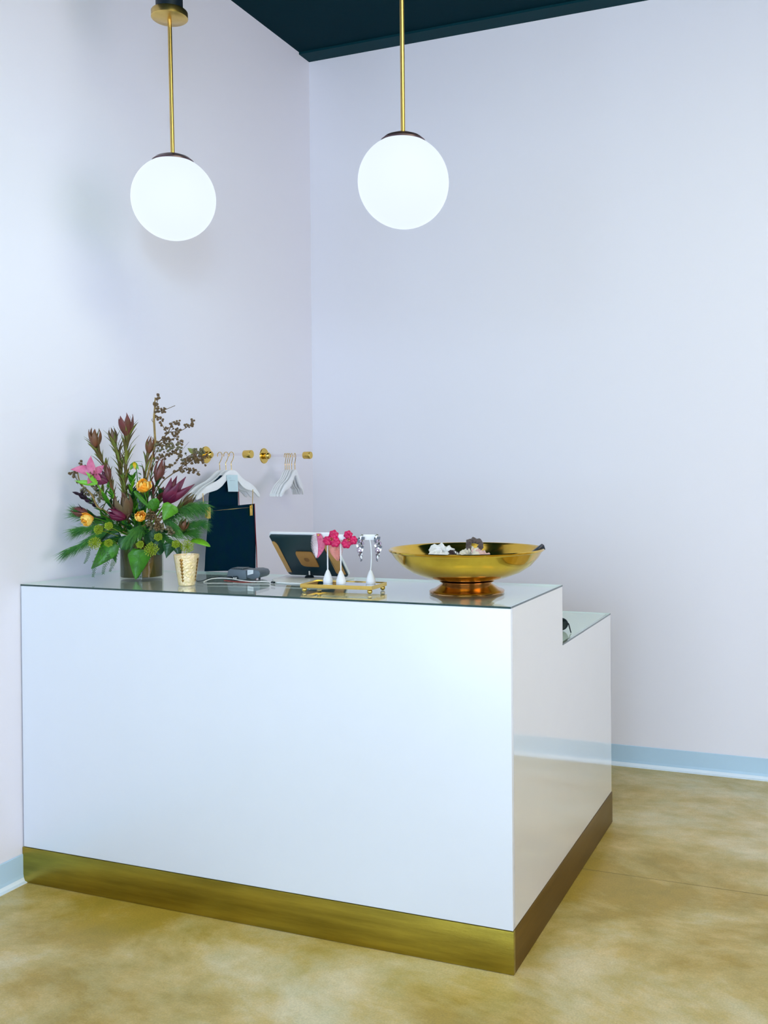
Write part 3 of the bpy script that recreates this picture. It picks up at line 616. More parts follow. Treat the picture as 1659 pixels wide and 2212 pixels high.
for a0, m_, w_ in ((-.55, LIN2, .28), (-2.3, mat('olive_lining_leaf', (0.09, 0.10, 0.05), .4, var=.4, scale=18), .35), (-1.2, mat('deep_green_lining_leaf', (0.02, 0.07, 0.015), .4, var=.4, scale=18), .25)):
    b = MB(); vs = []; fs = []
    for i in range(13):
        for j in range(5):
            v = i/12; a = a0 + (j/4-.5)*2*w_*math.sin(PI*(.25+.7*v)) + .35*(v-.5)*(1 if a0 > -1 else -1); vs.append((.0762*math.cos(a), .0762*math.sin(a), .009 + .125*v))
    for i in range(12):
        for j in range(4): o = i*5+j; fs.append((o, o+1, o+6, o+5))
    b.add(vs, fs); b.obj('lining_leaf', m_, vase)
def plant(name, label, cat, group=None): return thing(name, label, cat, (VX, VY, H), group)
def stem_path(P):       # every stem starts inside the vase
    a = P[-1]; m_ = Vector((a.x, a.y, 0)); m_ = m_*(min(.045, m_.length)/max(m_.length, 1e-5)); rr = Vector((rv.uniform(-.02, .02), rv.uniform(-.02, .02), 0))
    Z0 = max(.10, min(.15, a.z-.03))
    return smooth_path([p for p in P] + [m_*.8 + Vector((0, 0, Z0)), -m_*.35 + rr*.5 + Vector((0, 0, .016))], 5)

G_OL = mat('olive_leaf', (0.17, 0.24, 0.028), .5, col2=(0.17, 0.13, 0.03), scale=30); G_BR = mat('bronze_leaf', (0.13, 0.065, 0.025), .5, col2=(0.10, 0.09, 0.02), scale=25)
G_MID = mat('mid_green_leaf', (0.06, 0.26, 0.012), .38, var=.4, scale=25, bump=.2, bscale=90); G_BRT = mat('bright_green_leaf', (0.17, 0.48, 0.015), .35, var=.25, scale=30, bump=.2, bscale=90)
G_DK = mat('dark_green_leaf', (0.012, 0.085, 0.018), .3, var=.4, scale=25, bump=.15, bscale=90); G_PINE = mat('pine_needle', (0.10, 0.31, 0.045), .5, col2=(0.035, 0.17, 0.04), scale=40)
G_FERN = mat('fern_green', (0.04, 0.12, 0.03), .6, var=.4, scale=50); G_YEL = mat('ivy_bloom_yellow_green', (0.36, 0.48, 0.02), .5, var=.3, scale=60)
TW = mat('tan_twig', (0.34, 0.22, 0.06), .6, var=.35, scale=40); TWD = mat('brown_twig', (0.16, 0.10, 0.04), .7, var=.3, scale=40)
B_BR = mat('brown_berry', (0.16, 0.10, 0.035), .5, col2=(0.10, 0.055, 0.025), scale=50); B_GR = mat('grey_green_berry', (0.15, 0.12, 0.05), .5, col2=(0.14, 0.14, 0.075), scale=50)
MAR = mat('maroon_bract', (0.16, 0.028, 0.032), .42, col2=(0.11, 0.04, 0.02), scale=35); MAR2 = mat('wine_bract', (0.17, 0.010, 0.045), .4, col2=(0.09, 0.008, 0.04), scale=35)
BRN = mat('brown_red_bract', (0.20, 0.065, 0.032), .45, col2=(0.13, 0.06, 0.02), scale=35); PUR = mat('dark_purple_leaf', (0.035, 0.016, 0.035), .4, var=.4, scale=30)
ORA = mat('orange_petal', (1.0, 0.50, 0.03), .45, col2=(0.95, 0.30, 0.01), scale=45); ORL = mat('pale_orange_petal', (1.0, 0.74, 0.20), .45, col2=(1.0, 0.50, 0.05), scale=45)
PNK = mat('pink_petal', (0.55, 0.09, 0.22), .42, col2=(0.70, 0.22, 0.36), scale=30); YEL = mat('yellow_petal', (0.85, 0.55, 0.02), .45, var=.3, scale=40)
TAU = mat('taupe_bract', (0.17, 0.075, 0.045), .5, col2=(0.13, 0.10, 0.045), scale=18)

def bracts(t, base, tip, r, m_, n=7, spread=.75, rings=2, name='bract', aw=.62, tiplen=1.0, sd=1):
    ax = (tip-base); L = ax.length; rd = random.Random(sd)
    for q in range(rings):
        for i in range(n if q else n-2):
            b = MB(); f = (1, .93)[q % 2] * rd.uniform(.88, 1.06); sp = spread*(.55 if q == 0 else 1)
            b.cup(base, ax, L*f, r*.25, r*(.85+.15*q), r*sp*rd.uniform(.75, 1.25), 2*PI*i/(n if q else n-2) + q*.4 + rd.uniform(-.15, .15), aw, 8, 4, True); b.obj(name, m_, t, solid=.0008)
def side_leaves(t, P, n, m_, L=.05, wd=.007, out=.5, v0=.0, v1=1.0, name='leaf', sd=3, bend=.08):
    rd = random.Random(sd)
    for i in range(n):
        f = v0 + (v1-v0)*(i+.5)/n; k = f*(len(P)-1); a = int(k); p = P[a].lerp(P[min(a+1, len(P)-1)], k-a); tg = (P[max(a-1, 0)]-P[min(a+1, len(P)-1)]).normalized()
        an = i*2.4 + rd.uniform(-.4, .4); o = (VU*math.cos(an) + VD*math.sin(an)); d = (tg*1.0 + o*out*rd.uniform(.7, 1.3)).normalized(); LL = L*rd.uniform(.75, 1.2)
        b = MB(); b.leaf(p, p+d*LL, wd*rd.uniform(.8, 1.2), o if abs(o.dot(d)) < .9 else UP, -bend, .25, 6, None, 0, rd.uniform(-.3, .3)); b.obj(name, m_[i % len(m_)] if isinstance(m_, list) else m_, t, solid=.0005)

LG = 'leucadendron stems in the vase'
def leucadendron(label, tip, base, path, r, m_, nl=14, L=.052, out=.56, n=6, spread=.8, leafm=None, v1=.62, sd=1):
    t = plant('leucadendron_stem', label, 'flower', LG); P = stem_path([base] + path)
    b = MB(); b.tube(P, .0022, 8); b.obj('stem', G_BR, t)
    bracts(t, base, tip, r, m_, n, spread, sd=sd); side_leaves(t, P, int(nl*1.6), leafm or [G_OL, G_OL, G_BR], L*1.2, .0105, out, 0.01, v1, sd=sd+4)
    return t
leucadendron('brown cupped leucadendron bud at the upper left of flowers', at(-0.171,0.572,0.02), at(-0.169,0.494,0.02), [at(-0.153,0.463,0.02), at(-0.134,0.419,0.02), at(-0.111,0.331,0.01)], .0225, BRN, 16, .058, spread=.85, sd=1)
leucadendron('small brown leucadendron bud between the two taller maroon buds', at(-0.111,0.573,-0.01), at(-0.097,0.510,-0.01), [at(-0.084,0.463,-0.01), at(-0.074,0.401,0), at(-0.063,0.304,0)], .016, TAU, 18, .056, sd=2)
leucadendron('tall maroon leucadendron bud at the top of the flowers', at(-0.058,0.621,0.03), at(-0.047,0.535,0.03), [at(-0.053,0.489,0.03), at(-0.055,0.419,0.03), at(-0.058,0.296,0.02)], .0255, MAR, 20, .062, n=7, spread=1.15, sd=3)
leucadendron('closed dark leucadendron bud beside the tan twig', at(0.042,0.540,-0.01), at(0.030,0.471,-0.01), [at(0.023,0.436,-0.01), at(0.014,0.383,0), at(0.004,0.296,0)], .0165, BRN, 13, .055, out=.4, spread=.5, leafm=[G_BR, G_OL], sd=4)
leucadendron('narrow maroon leucadendron bud right of the pink lily', at(-0.130,0.440,0.05), at(-0.116,0.366,0.05), [at(-0.106,0.331,0.04), at(-0.088,0.260,0.03)], .0115, MAR, 9, .045, out=.35, spread=.5, leafm=[BRN, G_BR], sd=5)
leucadendron('pointed wine leucadendron bud above the orange rose', at(0.083,0.457,0.01), at(0.060,0.362,0.02), [at(0.051,0.331,0.02), at(0.035,0.260,0.02)], .0195, MAR, 8, .050, spread=.45, leafm=[MAR, G_DK], sd=6)
leucadendron('dark wine leucadendron bud pointing left over the leftmost rose', at(-0.266,0.266,0.07), at(-0.193,0.243,0.06), [at(-0.160,0.229,0.05), at(-0.099,0.199,0.03)], .019, MAR, 5, .045, spread=.4, leafm=[PUR, G_DK], v1=.4, sd=7)
leucadendron('broad open wine leucadendron in the middle of the flowers', at(-0.077,0.324,0.1), at(-0.053,0.229,0.07), [at(-0.042,0.208,0.05), at(-0.025,0.172,0.03)], .033, TAU, 0, n=7, spread=1.25, sd=8)
leucadendron('reddish leucadendron facing left below the broad open one', at(-0.123,0.260,0.12), at(-0.056,0.230,0.09), [at(-0.042,0.208,0.05), at(-0.021,0.172,0.03)], .022, MAR2, 3, .04, spread=.8, leafm=[TAU], v1=.3, sd=9)
leucadendron('olive leucadendron leaves pointing at the white hangers', at(0.204,0.320,0.03), at(0.151,0.264,0.04), [at(0.121,0.243,0.04), at(0.060,0.190,0.03)], .0165, G_BR, 7, .055, out=.6, spread=.7, leafm=[G_OL, G_BR], v1=.35, sd=10)
leucadendron('brown leucadendron sunk among the right hand pine needles', at(0.169,0.229,0.06), at(0.151,0.179,0.05), [at(0.121,0.169,0.04), at(0.069,0.155,0.03)], .018, BRN, 3, .03, spread=.6, leafm=[G_OL], v1=.3, sd=11)

# roses
RG = 'orange roses in the vase'
def rose(label, c, face, R, path, sd, mm=(ORA, ORL), L=1.0):
    t = plant('orange_rose', label, 'flower', RG); ax = face.normalized(); base = c - ax*R*1.0*L; P = stem_path([base] + path); rd = random.Random(sd)
    b = MB(); b.tube(P, .0022, 8); b.obj('stem', G_MID, t)
    for q, (n, rr, hh, op) in enumerate(((3, .42, 2.1, .40), (4, .70, 2.15, .55), (4, .92, 2.05, .82), (3, 1.02, 1.6, 1.12))):
        for i in range(n):
            b = MB(); b.cup(base, ax, R*hh*L*rd.uniform(.92, 1.06), R*.15, R*rr, R*rr*op*rd.uniform(.8, 1.12), 2*PI*i/n + q*.7 + rd.uniform(-.2, .2), 1.05 - .05*q, 8, 6, False, .10); b.obj('petal', mm[(i+q) % 2], t, solid=.0007)
    for i in range(5):
        a = 2*PI*i/5; X = ax.orthogonal().normalized(); Y = ax.cross(X); b = MB(); b.leaf(base, base + ax*R*.7 + (X*math.cos(a) + Y*math.sin(a))*R*1.0, R*.4, ax, .1, .2); b.obj('sepal', G_MID, t)
    return t
rose('orange rose bud right of centre, highest of the three', at(0.009,0.347,0.09), Vector((.05, -.25, .9)) + VD*.5 , .0235, [at(0.021,0.287,0.06), at(0.011,0.208,0.03)], 1)
rose('leftmost orange rose, hanging over the left pine needles', at(-0.197,0.229,0.11), -VU*.7 + VD*.5 - UP*.15, .0215, [at(-0.142,0.222,0.07), at(-0.077,0.190,0.03)], 2)
rose('small orange rose in the centre above the pine tuft', at(-0.004,0.237,0.125), VD*.6 + UP*.4 + VU*.1, .0175, [at(-0.005,0.208,0.08), at(-0.004,0.172,0.03)], 3, L=1.2)
t = plant('rose_bud', 'drooping green and yellow bud behind the highest rose', 'flower'); base = at(-0.025,0.440,0); P = stem_path([base, at(-0.018,0.427,0), at(-0.011,0.331,0)])
b = MB(); b.tube(P, .0018, 8); b.obj('stem', G_MID, t)
for i in range(5):
    b = MB(); e = base + VU*(.018*math.cos(i*1.3)) - UP*.03 + VD*.012*math.sin(i*1.3); b.leaf(base, e, .013, VD, .15, .3); b.obj('petal', YEL if i % 2 else G_BRT, t)
for i in range(9):
    p = P[2+i]; a = i*2.3; b = MB(); b.leaf(p, p + VU*(.035*math.cos(a)) + VD*(.02*math.sin(a)) - UP*rv.uniform(.0, .02), .015, UP, .1, .2); b.obj('leaf', [G_BRT, G_MID][i % 2], t)

# lilies
def lily_petal(t, b0, tip, wd, m_, nrm, bend=.12, side=0.0):
    b = MB(); b.leaf(b0, tip, wd, nrm, bend, .35, 12, lambda v: math.sin(PI*(.10+.90*v)**.9)*(1-.15*v), side); b.obj('petal', m_, t, solid=.001)
t = plant('lily', 'open pink lily at the upper left of the flowers', 'flower'); c = at(-0.176,0.394,0.06); P = stem_path([c - VD*.02, at(-0.158,0.348,0.05), at(-0.109,0.278,0.03)])
b = MB(); b.tube(P, .003, 8); b.obj('stem', G_BRT, t)
for tip, wd, sd_ in ((at(-0.260,0.413,0.09), .036, .12), (at(-0.185,0.463,0.08), .032, -.08), (at(-0.137,0.429,0.04), .030, 0), (at(-0.197,0.359,0.1), .024, 0), (at(-0.148,0.373,0.09), .022, 0), (at(-0.215,0.401,0.02), .02, 0)):
    lily_petal(t, c, tip, wd, PNK, VD, -.10, sd_)
for i in range(5): b = MB(); e = c + VD*.04 + VU*(.012*math.cos(i*1.26)) + UP*.012*math.sin(i*1.26); b.tube([c, e], .0007, 5); b.ball(e, .0022, 6, 4, (1, 1, 2)); b.obj('stamen', BRN, t)
for tip in (at(-0.246,0.371,0.09), at(-0.204,0.405,0.09), at(-0.236,0.364,0.07)): b = MB(); b.leaf(at(-0.162,0.359,0.07), tip, .017, VD, .05, .3, 8); b.obj('leaf', G_BRT, t)
t = plant('lily', 'dark plum lily petals beside and below the pink lily', 'flower'); c = at(-0.123,0.366,0.05); P = stem_path([c, at(-0.102,0.313,0.04), at(-0.077,0.243,0.03)])
b = MB(); b.tube(P, .0025, 8); b.obj('stem', G_MID, t)
for tip, wd in ((at(-0.172,0.376,0.08), .022), (at(-0.158,0.398,0.07), .020), (at(-0.148,0.412,0.04), .018), (at(-0.178,0.357,0.07), .014)): lily_petal(t, c, tip, wd, MAR2, VD, -.1)
t = plant('lily', 'large burgundy half closed lily pointing up right at the hangers', 'flower'); c = at(0.090,0.283,0.06); P = stem_path([c, at(0.069,0.252,0.05), at(0.033,0.190,0.03)])
b = MB(); b.tube(P, .003, 8); b.obj('stem', G_BRT, t)
for tip, wd, dd_ in ((at(0.114,0.380,0.07), .034, .0), (at(0.137,0.387,0.03), .028, 0), (at(0.169,0.383,0.06), .036, 0), (at(0.202,0.355,0.05), .032, 0), (at(0.144,0.366,0.1), .038, 0), (at(0.183,0.345,0.09), .026, 0)): lily_petal(t, c, tip, wd, MAR2, VD, .14)

# seeded eucalyptus
def berry_branch(t, P, n, m_=B_BR, sp=.018, r=.0046, tw=TWD, tr=.0012, sd=0, taper=True):
    rd = random.Random(sd); S = smooth_path(P, 5); b = MB(); b.tube(S, [tr*(1.5-1.0*i/len(S)) for i in range(len(S))], 6); br = b.obj('branch', tw, t)
    tb_ = MB(); bb = MB()
    for i in range(n):
        k = (i+1)/n*(len(S)-1); a = int(k); p = S[min(a, len(S)-1)].lerp(S[min(a+1, len(S)-1)], k-a)
        o = VU*rd.uniform(-1, 1) + UP*rd.uniform(-.9, 1) + VD*rd.uniform(-.8, .8); o = o.normalized()*sp*rd.uniform(.5, 1.15)
        q = p + o*.5 + Vector((0, 0, .002)); tb_.tube([p, q, p+o], .0006, 5)
        for _ in range(rd.choice((1, 2, 2, 3))):
            e = p + o + (VU*rd.uniform(-1, 1) + UP*rd.uniform(-1, 1) + VD*rd.uniform(-1, 1))*.0085; d = (e-q).normalized(); tb_.tube([q.lerp(p+o, .6), e], .0006, 4)
            rr = r*rd.uniform(.8, 1.2); bb.lathe([(rr*.15, -rr*1.5), (rr*.75, -rr*.5), (rr, .15*rr), (rr*.85, rr*.7), (rr*.35, rr*1.0)], 9, e, d)
    tag(tb_.obj('twiglets', tw, br), kind='stuff'); tag(bb.obj('berries', m_, br), kind='stuff')
t = plant('eucalyptus_branch', 'tall tan eucalyptus twig with brown seed pods at flower top', 'branch', 'seeded eucalyptus in the vase')
P = [at(0.058,0.686,-0.02), at(0.056,0.647,-0.02), at(0.053,0.603,-0.02), at(0.055,0.551,-0.02), at(0.056,0.507,-0.01), at(0.046,0.463,-0.01), at(0.032,0.410,0), at(0.014,0.313,0)]
S = stem_path(P); b = MB(); b.tube(S, [.0018 + .0022*min(1, i/10) for i in range(len(S))], 9); b.obj('stem', TW, t)
berry_branch(t, [at(0.055,0.644,-0.02), at(0.065,0.668,-0.02), at(0.074,0.690,-0.02)], 7, sp=.008, sd=1)
berry_branch(t, [at(0.056,0.624,-0.02), at(0.070,0.633,-0.02), at(0.091,0.630,-0.02)], 6, sp=.009, sd=2)
b = MB(); b.tube([at(0.070,0.631,-0.02), at(0.099,0.640,-0.02), at(0.134,0.654,-0.02)], .0011, 6); b.obj('bare_twig', TWD, t)
berry_branch(t, [at(0.056,0.609,-0.02), at(0.074,0.603,-0.02)], 3, sp=.006, sd=3)
b = MB(); b.tube([at(0.053,0.586,-0.02), at(0.044,0.600,-0.02), at(0.047,0.605,-0.02)], .0011, 6); b.obj('bare_twig', TWD, t)
berry_branch(t, [at(0.056,0.501,-0.01), at(0.077,0.521,-0.01), at(0.106,0.552,-0.01), at(0.121,0.586,-0.01), at(0.142,0.589,-0.01)], 13, sp=.014, tr=.002, sd=4)
berry_branch(t, [at(0.077,0.596,-0.02), at(0.091,0.568,-0.02), at(0.106,0.551,-0.02)], 3, sp=.009, sd=14)
berry_branch(t, [at(0.106,0.552,-0.01), at(0.139,0.556,-0.02), at(0.165,0.563,-0.02), at(0.190,0.580,-0.02), at(0.202,0.588,-0.02)], 11, sp=.011, sd=5)
berry_branch(t, [at(0.081,0.521,0), at(0.109,0.524,0), at(0.137,0.528,0), at(0.158,0.503,0)], 16, sp=.018, sd=6)
berry_branch(t, [at(0.056,0.498,0.01), at(0.081,0.503,0.02), at(0.116,0.496,0.02), at(0.144,0.489,0.02)], 20, B_GR, sp=.018, sd=7)
t = plant('eucalyptus_branch', 'seeded eucalyptus branch spreading right toward the wall rail', 'branch', 'seeded eucalyptus in the vase')
S = stem_path([at(0.222,0.463,0), at(0.183,0.436,0), at(0.151,0.415,0.01), at(0.116,0.391,0.01), at(0.077,0.357,0.01), at(0.039,0.278,0.01)]); b = MB(); b.tube(S, [.0014+.0016*i/len(S) for i in range(len(S))], 8); b.obj('stem', TWD, t)
berry_branch(t, [at(0.077,0.436,0), at(0.099,0.463,0.01), at(0.127,0.471,0.02), at(0.155,0.454,0.02)], 18, B_BR, sp=.018, sd=8)
berry_branch(t, [at(0.151,0.419,0.01), at(0.174,0.440,0.02), at(0.201,0.450,0.02), at(0.229,0.457,0.02)], 20, B_BR, sp=.015, sd=9)
berry_branch(t, [at(0.157,0.440,0), at(0.186,0.463,0), at(0.215,0.468,0), at(0.236,0.485,0)], 20, B_GR, sp=.015, sd=10)
berry_branch(t, [at(0.201,0.447,0), at(0.225,0.463,0), at(0.236,0.443,0)], 8, B_BR, sp=.011, sd=15)
berry_branch(t, [at(0.127,0.398,0), at(0.165,0.413,0), at(0.197,0.405,0), at(0.225,0.401,0)], 11, sp=.012, sd=11)
berry_branch(t, [at(0.060,0.366,0), at(0.081,0.405,0), at(0.113,0.422,0), at(0.139,0.436,0)], 9, sp=.014, sd=12)
for a, c in ((at(0.206,0.471,0), at(0.179,0.491,0)), (at(0.230,0.463,0), at(0.237,0.493,0))): b = MB(); b.leaf(a, c, .018, VD, .05, .2, 6); b.obj('leaf', G_OL, t)
for a, c in ((at(0.139,0.457,0), at(0.185,0.515,0)), (at(0.172,0.398,0), at(0.172,0.433,0))): b = MB(); b.tube([a, a.lerp(c, .5) + UP*.003, c], .0005, 5); b.obj('bare_twig', TWD, t)
t = plant('eucalyptus_branch', 'seeded eucalyptus branch at left around the pink lily', 'branch', 'seeded eucalyptus in the vase')
S = stem_path([at(-0.227,0.436,0), at(-0.239,0.401,0), at(-0.225,0.357,0.01), at(-0.186,0.320,0.05), at(-0.164,0.274,0.05), at(-0.130,0.253,0.04), at(-0.077,0.208,0.03)]); b = MB(); b.tube(S, [.0012+.0022*min(1, i/14) for i in range(len(S))], 8); b.obj('stem', TW, t)
berry_branch(t, [at(-0.218,0.408,0), at(-0.222,0.429,0), at(-0.222,0.443,0)], 4, sp=.008, sd=20)
berry_branch(t, [at(-0.222,0.348,0.02), at(-0.246,0.383,0.02), at(-0.253,0.398,0.02)], 7, sp=.012, sd=21)
berry_branch(t, [at(-0.178,0.317,0.03), at(-0.204,0.331,0.04), at(-0.229,0.338,0.04)], 9, B_GR, sp=.012, sd=22)
berry_branch(t, [at(-0.142,0.296,0.03), at(-0.165,0.327,0.04), at(-0.186,0.348,0.04)], 12, B_GR, sp=.015, sd=23)
t = plant('eucalyptus_branch', 'cluster of small brown seed pods below the burgundy lily', 'branch', 'seeded eucalyptus in the vase')
S = stem_path([at(0.081,0.211,0.11), at(0.060,0.199,0.09), at(0.033,0.172,0.04)]); b = MB(); b.tube(S, .0014, 7); b.obj('stem', TWD, t)
berry_branch(t, [at(0.028,0.246,0.1), at(0.051,0.225,0.12), at(0.069,0.204,0.13)], 18, B_BR, sp=.015, r=.0044, sd=24)
berry_branch(t, [at(0.021,0.208,0.11), at(0.051,0.197,0.12), at(0.091,0.190,0.13), at(0.116,0.172,0.13)], 26, B_GR, sp=.014, r=.0044, sd=25)
berry_branch(t, [at(0.033,0.260,0.08), at(0.060,0.239,0.11), at(0.081,0.243,0.1)], 10, B_BR, sp=.012, r=.0042, sd=26)

# pine
def pine(label, P, L, n, sd, ang=.45, droop=0.0, cone=None, wd=.0010, dens=1.0):
    t = plant('pine_branch', label, 'branch', 'pine branches in the vase'); S = stem_path(P); b = MB(); b.tube(S, .0020, 7); b.obj('stem', TW, t)
    rd = random.Random(sd); SP = smooth_path(P, 8); b = MB()
    for i in range(n):
        k = rd.random()*(len(SP)-1.01); a = int(k); p = SP[a].lerp(SP[a+1], k-a); tg = (SP[max(a-1, 0)] - SP[a+1]).normalized()
        an = rd.uniform(0, 2*PI); X = tg.orthogonal().normalized(); Y = tg.cross(X); o = X*math.cos(an) + Y*math.sin(an)
        d = (tg + o*ang*rd.uniform(.35, 1.2) - UP*droop*rd.uniform(.6, 1.2)).normalized(); LL = L*rd.uniform(.7, 1.1)
        mid = p + d*LL*.5 + UP*LL*.02; e = p + d*LL - UP*LL*(.04 + droop*.15); q = d.cross(UP if abs(d.z) < .9 else VU).normalized()*wd
        b.add([p+q, p-q, mid+q, mid-q, e, p+UP*wd*1.4, mid+UP*wd*1.2], [(0,2,6,5), (5,6,3,1), (0,1,3,2), (2,4,6), (6,4,3), (3,4,2)])
    tag(b.obj('needle_tuft', G_PINE, t), kind='stuff')
pine('pine branch reaching lowest and farthest left over glass', [at(-0.257,0.120,0.12), at(-0.213,0.141,0.11), at(-0.160,0.169,0.09), at(-0.116,0.186,0.06)], .075, 480, 31, .35, .22)
pine('pine branch behind the leftmost rose', [at(-0.236,0.246,0.05), at(-0.195,0.229,0.05), at(-0.142,0.211,0.04)], .06, 330, 32, .7, .10)
pine('pine tuft hanging in front over the vase rim', [at(-0.037,0.172,0.13), at(-0.011,0.193,0.11), at(0.021,0.204,0.07)], .068, 560, 33, .55, .55)
pine('pine branch arching right in front of dark garment', [at(0.215,0.278,0.07), at(0.183,0.273,0.07), at(0.139,0.257,0.06), at(0.077,0.225,0.04)], .068, 620, 34, .75, .75)
pine('pine tuft pointing down right below the burgundy lily', [at(0.127,0.199,0.1), at(0.104,0.222,0.09), at(0.077,0.232,0.06)], .060, 300, 35, .40, .45)
pine('short pine sprig low on the right side of flowers', [at(0.192,0.172,0.03), at(0.157,0.172,0.03), at(0.095,0.172,0.03)], .055, 300, 36, .7, .25)
pine('pine sprig left of centre under the wine flowers', [at(-0.160,0.190,0.04), at(-0.116,0.199,0.05), at(-0.072,0.181,0.05)], .06, 340, 37, .7, .3)

pine('pine sprig reaching left between the rose and lowest branch', [at(-0.236,0.186,0.08), at(-0.195,0.193,0.08), at(-0.142,0.199,0.06)], .058, 300, 38, .6, .25)
pine('pine sprig in the right middle beneath the seed pods', [at(0.104,0.146,0.07), at(0.077,0.164,0.07), at(0.051,0.172,0.05)], .050, 260, 39, .8, .4)
pine('pine sprig spreading right just above the gold votive', [at(0.218,0.208,0.03), at(0.174,0.204,0.04), at(0.113,0.190,0.04)], .060, 320, 40, .6, .4)
# broad leaves
def broad(label, b0, tip, wd, m_, nrm=None, bend=-.08, kind='heart', path=None, name='ivy_leaf', fold=.12, side=0):
    t = plant(name, label, 'leaf'); S = stem_path([b0] + (path or []) ); b = MB(); b.tube(S, .0012, 6); b.obj('stalk', G_MID, t)
    sh = {'heart': lambda v: (.55+1.6*v if v < .22 else (1-(v-.22)/.78)**.8*(.90)+.0), 'round': lambda v: math.sin(PI*min(1, .12+.88*v))**.6, 'ivy': lambda v: (.6+2*v if v < .2 else (1.0 - 1.3*(v-.2) if v < .5 else .61*(1-(v-.5)/.5)))}[kind]
    b = MB(); b.leaf(b0, tip, wd, nrm or VD, bend, fold, 16, sh, side); b.obj('blade', m_, t, solid=.0008)
    b = MB(); n_ = (nrm or VD).normalized(); d = tip-b0; L = d.length; s_ = d.normalized().cross(n_).normalized(); n2 = s_.cross(d.normalized())
    if n2.dot(n_) < 0: n2 = -n2
    pt_ = lambda v, o: b0 + d*v + n2*(abs(bend)*0+bend*L*math.sin(PI*v)*(1 if s_.cross(d.normalized()).dot(n_) > 0 else -1)) + s_*(side*L*math.sin(PI*v)) + n2*(.0008 + fold*abs(o)) + s_*o
    b.tube([pt_(i/8, 0) for i in range(8)], .0006, 5)
    for v in (.15, .35, .55):
        for q in (-1, 1): b.tube([pt_(v, 0), pt_(min(v+.16, .9), q*wd*.5*sh(v)*.75)], .0004, 4)
    b.obj('veins', m_, t); return t
broad('big green ivy leaf hanging down over front of vase', at(-0.005,0.116,0.098), at(-0.023,0.004,0.1), .092, G_MID, VD, -.04, 'heart', [at(-0.004,0.137,0.06)])
broad('big dark ivy leaf left of vase, under the pine', at(-0.099,0.141,0.09), at(-0.185,0.047,0.12), .085, G_MID, VD + UP*.5, -.06, 'heart', [at(-0.077,0.155,0.04)])
broad('smaller ivy leaf between left leaf and the vase', at(-0.116,0.146,0.08), at(-0.095,0.063,0.08), .045, G_MID, VD, -.05, 'ivy', [at(-0.077,0.155,0.04)])
broad('dark ivy leaf below right pods with pointed lobes', at(0.106,0.137,0.1), at(0.091,0.083,0.11), .050, G_DK, VD, -.05, 'ivy', [at(0.069,0.155,0.05)])
broad('dark ivy leaf just above the gold votive', at(0.130,0.137,0.09), at(0.144,0.079,0.1), .040, G_DK, VD, -.05, 'ivy', [at(0.077,0.158,0.05)])
broad('bright green leaf pointing right in front of the garment', at(0.186,0.144,0.06), at(0.257,0.121,0.07), .030, G_BRT, UP + VD*.8, .10, 'round', [at(0.139,0.155,0.05), at(0.077,0.164,0.03)])
broad('bright round leaf below the burgundy lily', at(0.116,0.281,0.11), at(0.081,0.223,0.12), .072, mat('lime_green_leaf', (0.10, 0.33, 0.015), .4, var=.3, scale=30), VD, -.06, 'heart', [at(0.051,0.243,0.06)])
broad('rounded green leaf left of the bright round leaf', at(0.035,0.260,0.09), at(0.060,0.304,0.1), .042, G_MID, VD, -.05, 'round', [at(0.028,0.225,0.06)])
broad('long green leaf running down from the highest rose', at(-0.025,0.331,0.09), at(0.028,0.273,0.1), .016, G_MID, VD, -.04, 'round', [at(-0.011,0.260,0.05)])
broad('dark leaf behind the highest orange rose', at(-0.002,0.260,0.03), at(-0.014,0.327,0.03), .055, G_DK, VD, -.04, 'round', [at(-0.002,0.208,0.02)])
broad('dark leaf low in the centre behind the pods', at(0.042,0.120,0.07), at(0.060,0.208,0.08), .075, G_DK, VD, -.04, 'round', [at(0.025,0.137,0.04)])
broad('dark leaf low at left behind the ivy blooms', at(-0.081,0.172,0.04), at(-0.160,0.137,0.06), .060, G_DK, VD, -.04, 'round', [at(-0.055,0.164,0.02)])
broad('dark leaf covering vase rim at right of big leaf', at(0.056,0.146,0.08), at(0.069,0.093,0.09), .050, G_DK, VD, -.05, 'round', [at(0.033,0.158,0.05)])
broad('dark leaf covering the vase rim at its left', at(-0.046,0.158,0.08), at(-0.077,0.116,0.09), .055, G_DK, VD, -.05, 'round', [at(-0.028,0.164,0.05)])
